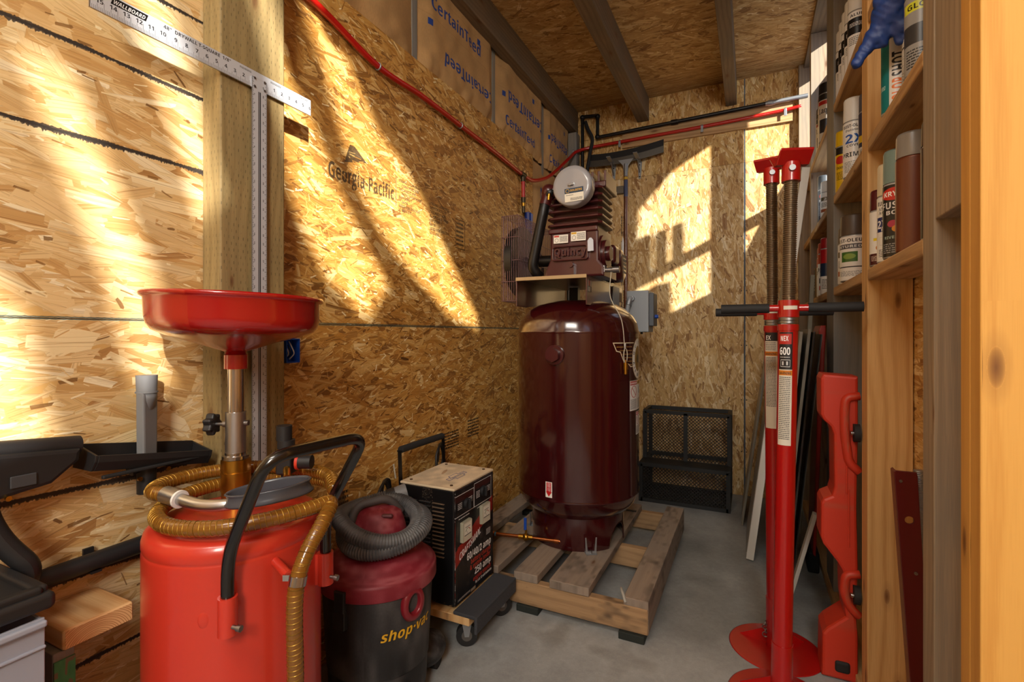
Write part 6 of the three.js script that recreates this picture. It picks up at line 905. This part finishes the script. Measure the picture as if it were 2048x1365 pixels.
  part('carton', rb(0.09, 0.18, 0.07, 0, 0.0905, 0, 0.002), std(0xa07c4c, 0.8), k); part('printed_face', new THREE.PlaneGeometry(0.07, 0.165).rotateY(-Math.PI / 2).translate(-0.0458, 0.09, 0), printed(64, 128, (g, W, H) => { bg(g, W, H, '#2a2420'); greeked(g, 10, 20, 44, 80, 6, '#a8a098', 3); }), k); part('printed_end', new THREE.PlaneGeometry(0.08, 0.165).translate(0, 0.09, 0.0356), printed(64, 128, (g, W, H) => { bg(g, W, H, '#8a6a3e'); greeked(g, 10, 30, 44, 50, 4, '#3a2c1c', 4); }), k);
}
{ // blue rubber glove draped over the cans, fingers hanging out
  const o = V(1.70, 2.02, -1.615), S = 0.16, n = 72, mc = new MarchingCubes(n, M.blue, false, false, 60000); mc.isolation = 0;
  const bones = [[[1.735, 2.1, -1.59], [1.728, 2.06, -1.6], 0.034, 0.04], [[1.728, 2.06, -1.6], [1.712, 2.035, -1.612], 0.04, 0.04],
    [[1.706, 2.035, -1.61], [1.672, 1.985, -1.622], 0.02, 0.017], [[1.672, 1.985, -1.622], [1.633, 1.924, -1.628], 0.017, 0.0115],
    [[1.705, 2.02, -1.61], [1.692, 1.985, -1.612], 0.017, 0.014], [[1.692, 1.985, -1.612], [1.69, 1.958, -1.616], 0.014, 0.0095],
    [[1.718, 2.02, -1.6], [1.722, 1.98, -1.6], 0.017, 0.013], [[1.722, 1.98, -1.6], [1.724, 1.95, -1.604], 0.013, 0.0095],
    [[1.73, 2.02, -1.6], [1.742, 1.985, -1.595], 0.017, 0.013], [[1.742, 1.985, -1.595], [1.744, 1.952, -1.596], 0.013, 0.0095],
    [[1.698, 2.05, -1.606], [1.684, 2.062, -1.6], 0.016, 0.013], [[1.684, 2.062, -1.6], [1.688, 2.083, -1.59], 0.013, 0.009]].map(([a, b, r, s]) => [V(...a), V(...b), r * 1.22, s * 1.18]);
  const p = V(0, 0, 0), ba = V(0, 0, 0), pa = V(0, 0, 0), N = noiseOf(44);
  for (let k = 0; k < n; k++) for (let j = 0; j < n; j++) for (let i = 0; i < n; i++) {
    p.set((i - n / 2) / (n / 2) * S + o.x, (j - n / 2) / (n / 2) * S + o.y, (k - n / 2) / (n / 2) * S + o.z);
    let d = 1; for (const [a, b, r, s] of bones) { ba.subVectors(b, a); pa.subVectors(p, a); const h = THREE.MathUtils.clamp(pa.dot(ba) / ba.lengthSq(), 0, 1), q = pa.addScaledVector(ba, -h).length() - (r + (s - r) * h), m = Math.max(0.012 - Math.abs(d - q), 0) / 0.012; d = Math.min(d, q) - m * m * 0.003; }
    mc.field[i + j * n + k * n * n] = -d - (N(p.x * 90 + p.y * 40, p.z * 80 + p.y * 70) - 0.5) * 0.006;
  }
  mc.update(); const g = new THREE.BufferGeometry(), cnt = mc.count; g.setAttribute('position', new THREE.Float32BufferAttribute(mc.positionArray.slice(0, cnt * 3), 3)); g.setAttribute('normal', new THREE.Float32BufferAttribute(mc.normalArray.slice(0, cnt * 3), 3)); g.setAttribute('uv', new THREE.Float32BufferAttribute(new Float32Array(cnt * 2), 2)); g.scale(S, S, S).translate(o.x, o.y, o.z);
  one('rubber_glove', g, std(0x1b3876, 0.5), 'blue rubber glove draped over the cans on the upper near shelf', 'glove');
}
lit(scene);
renderer.render(scene, camera);
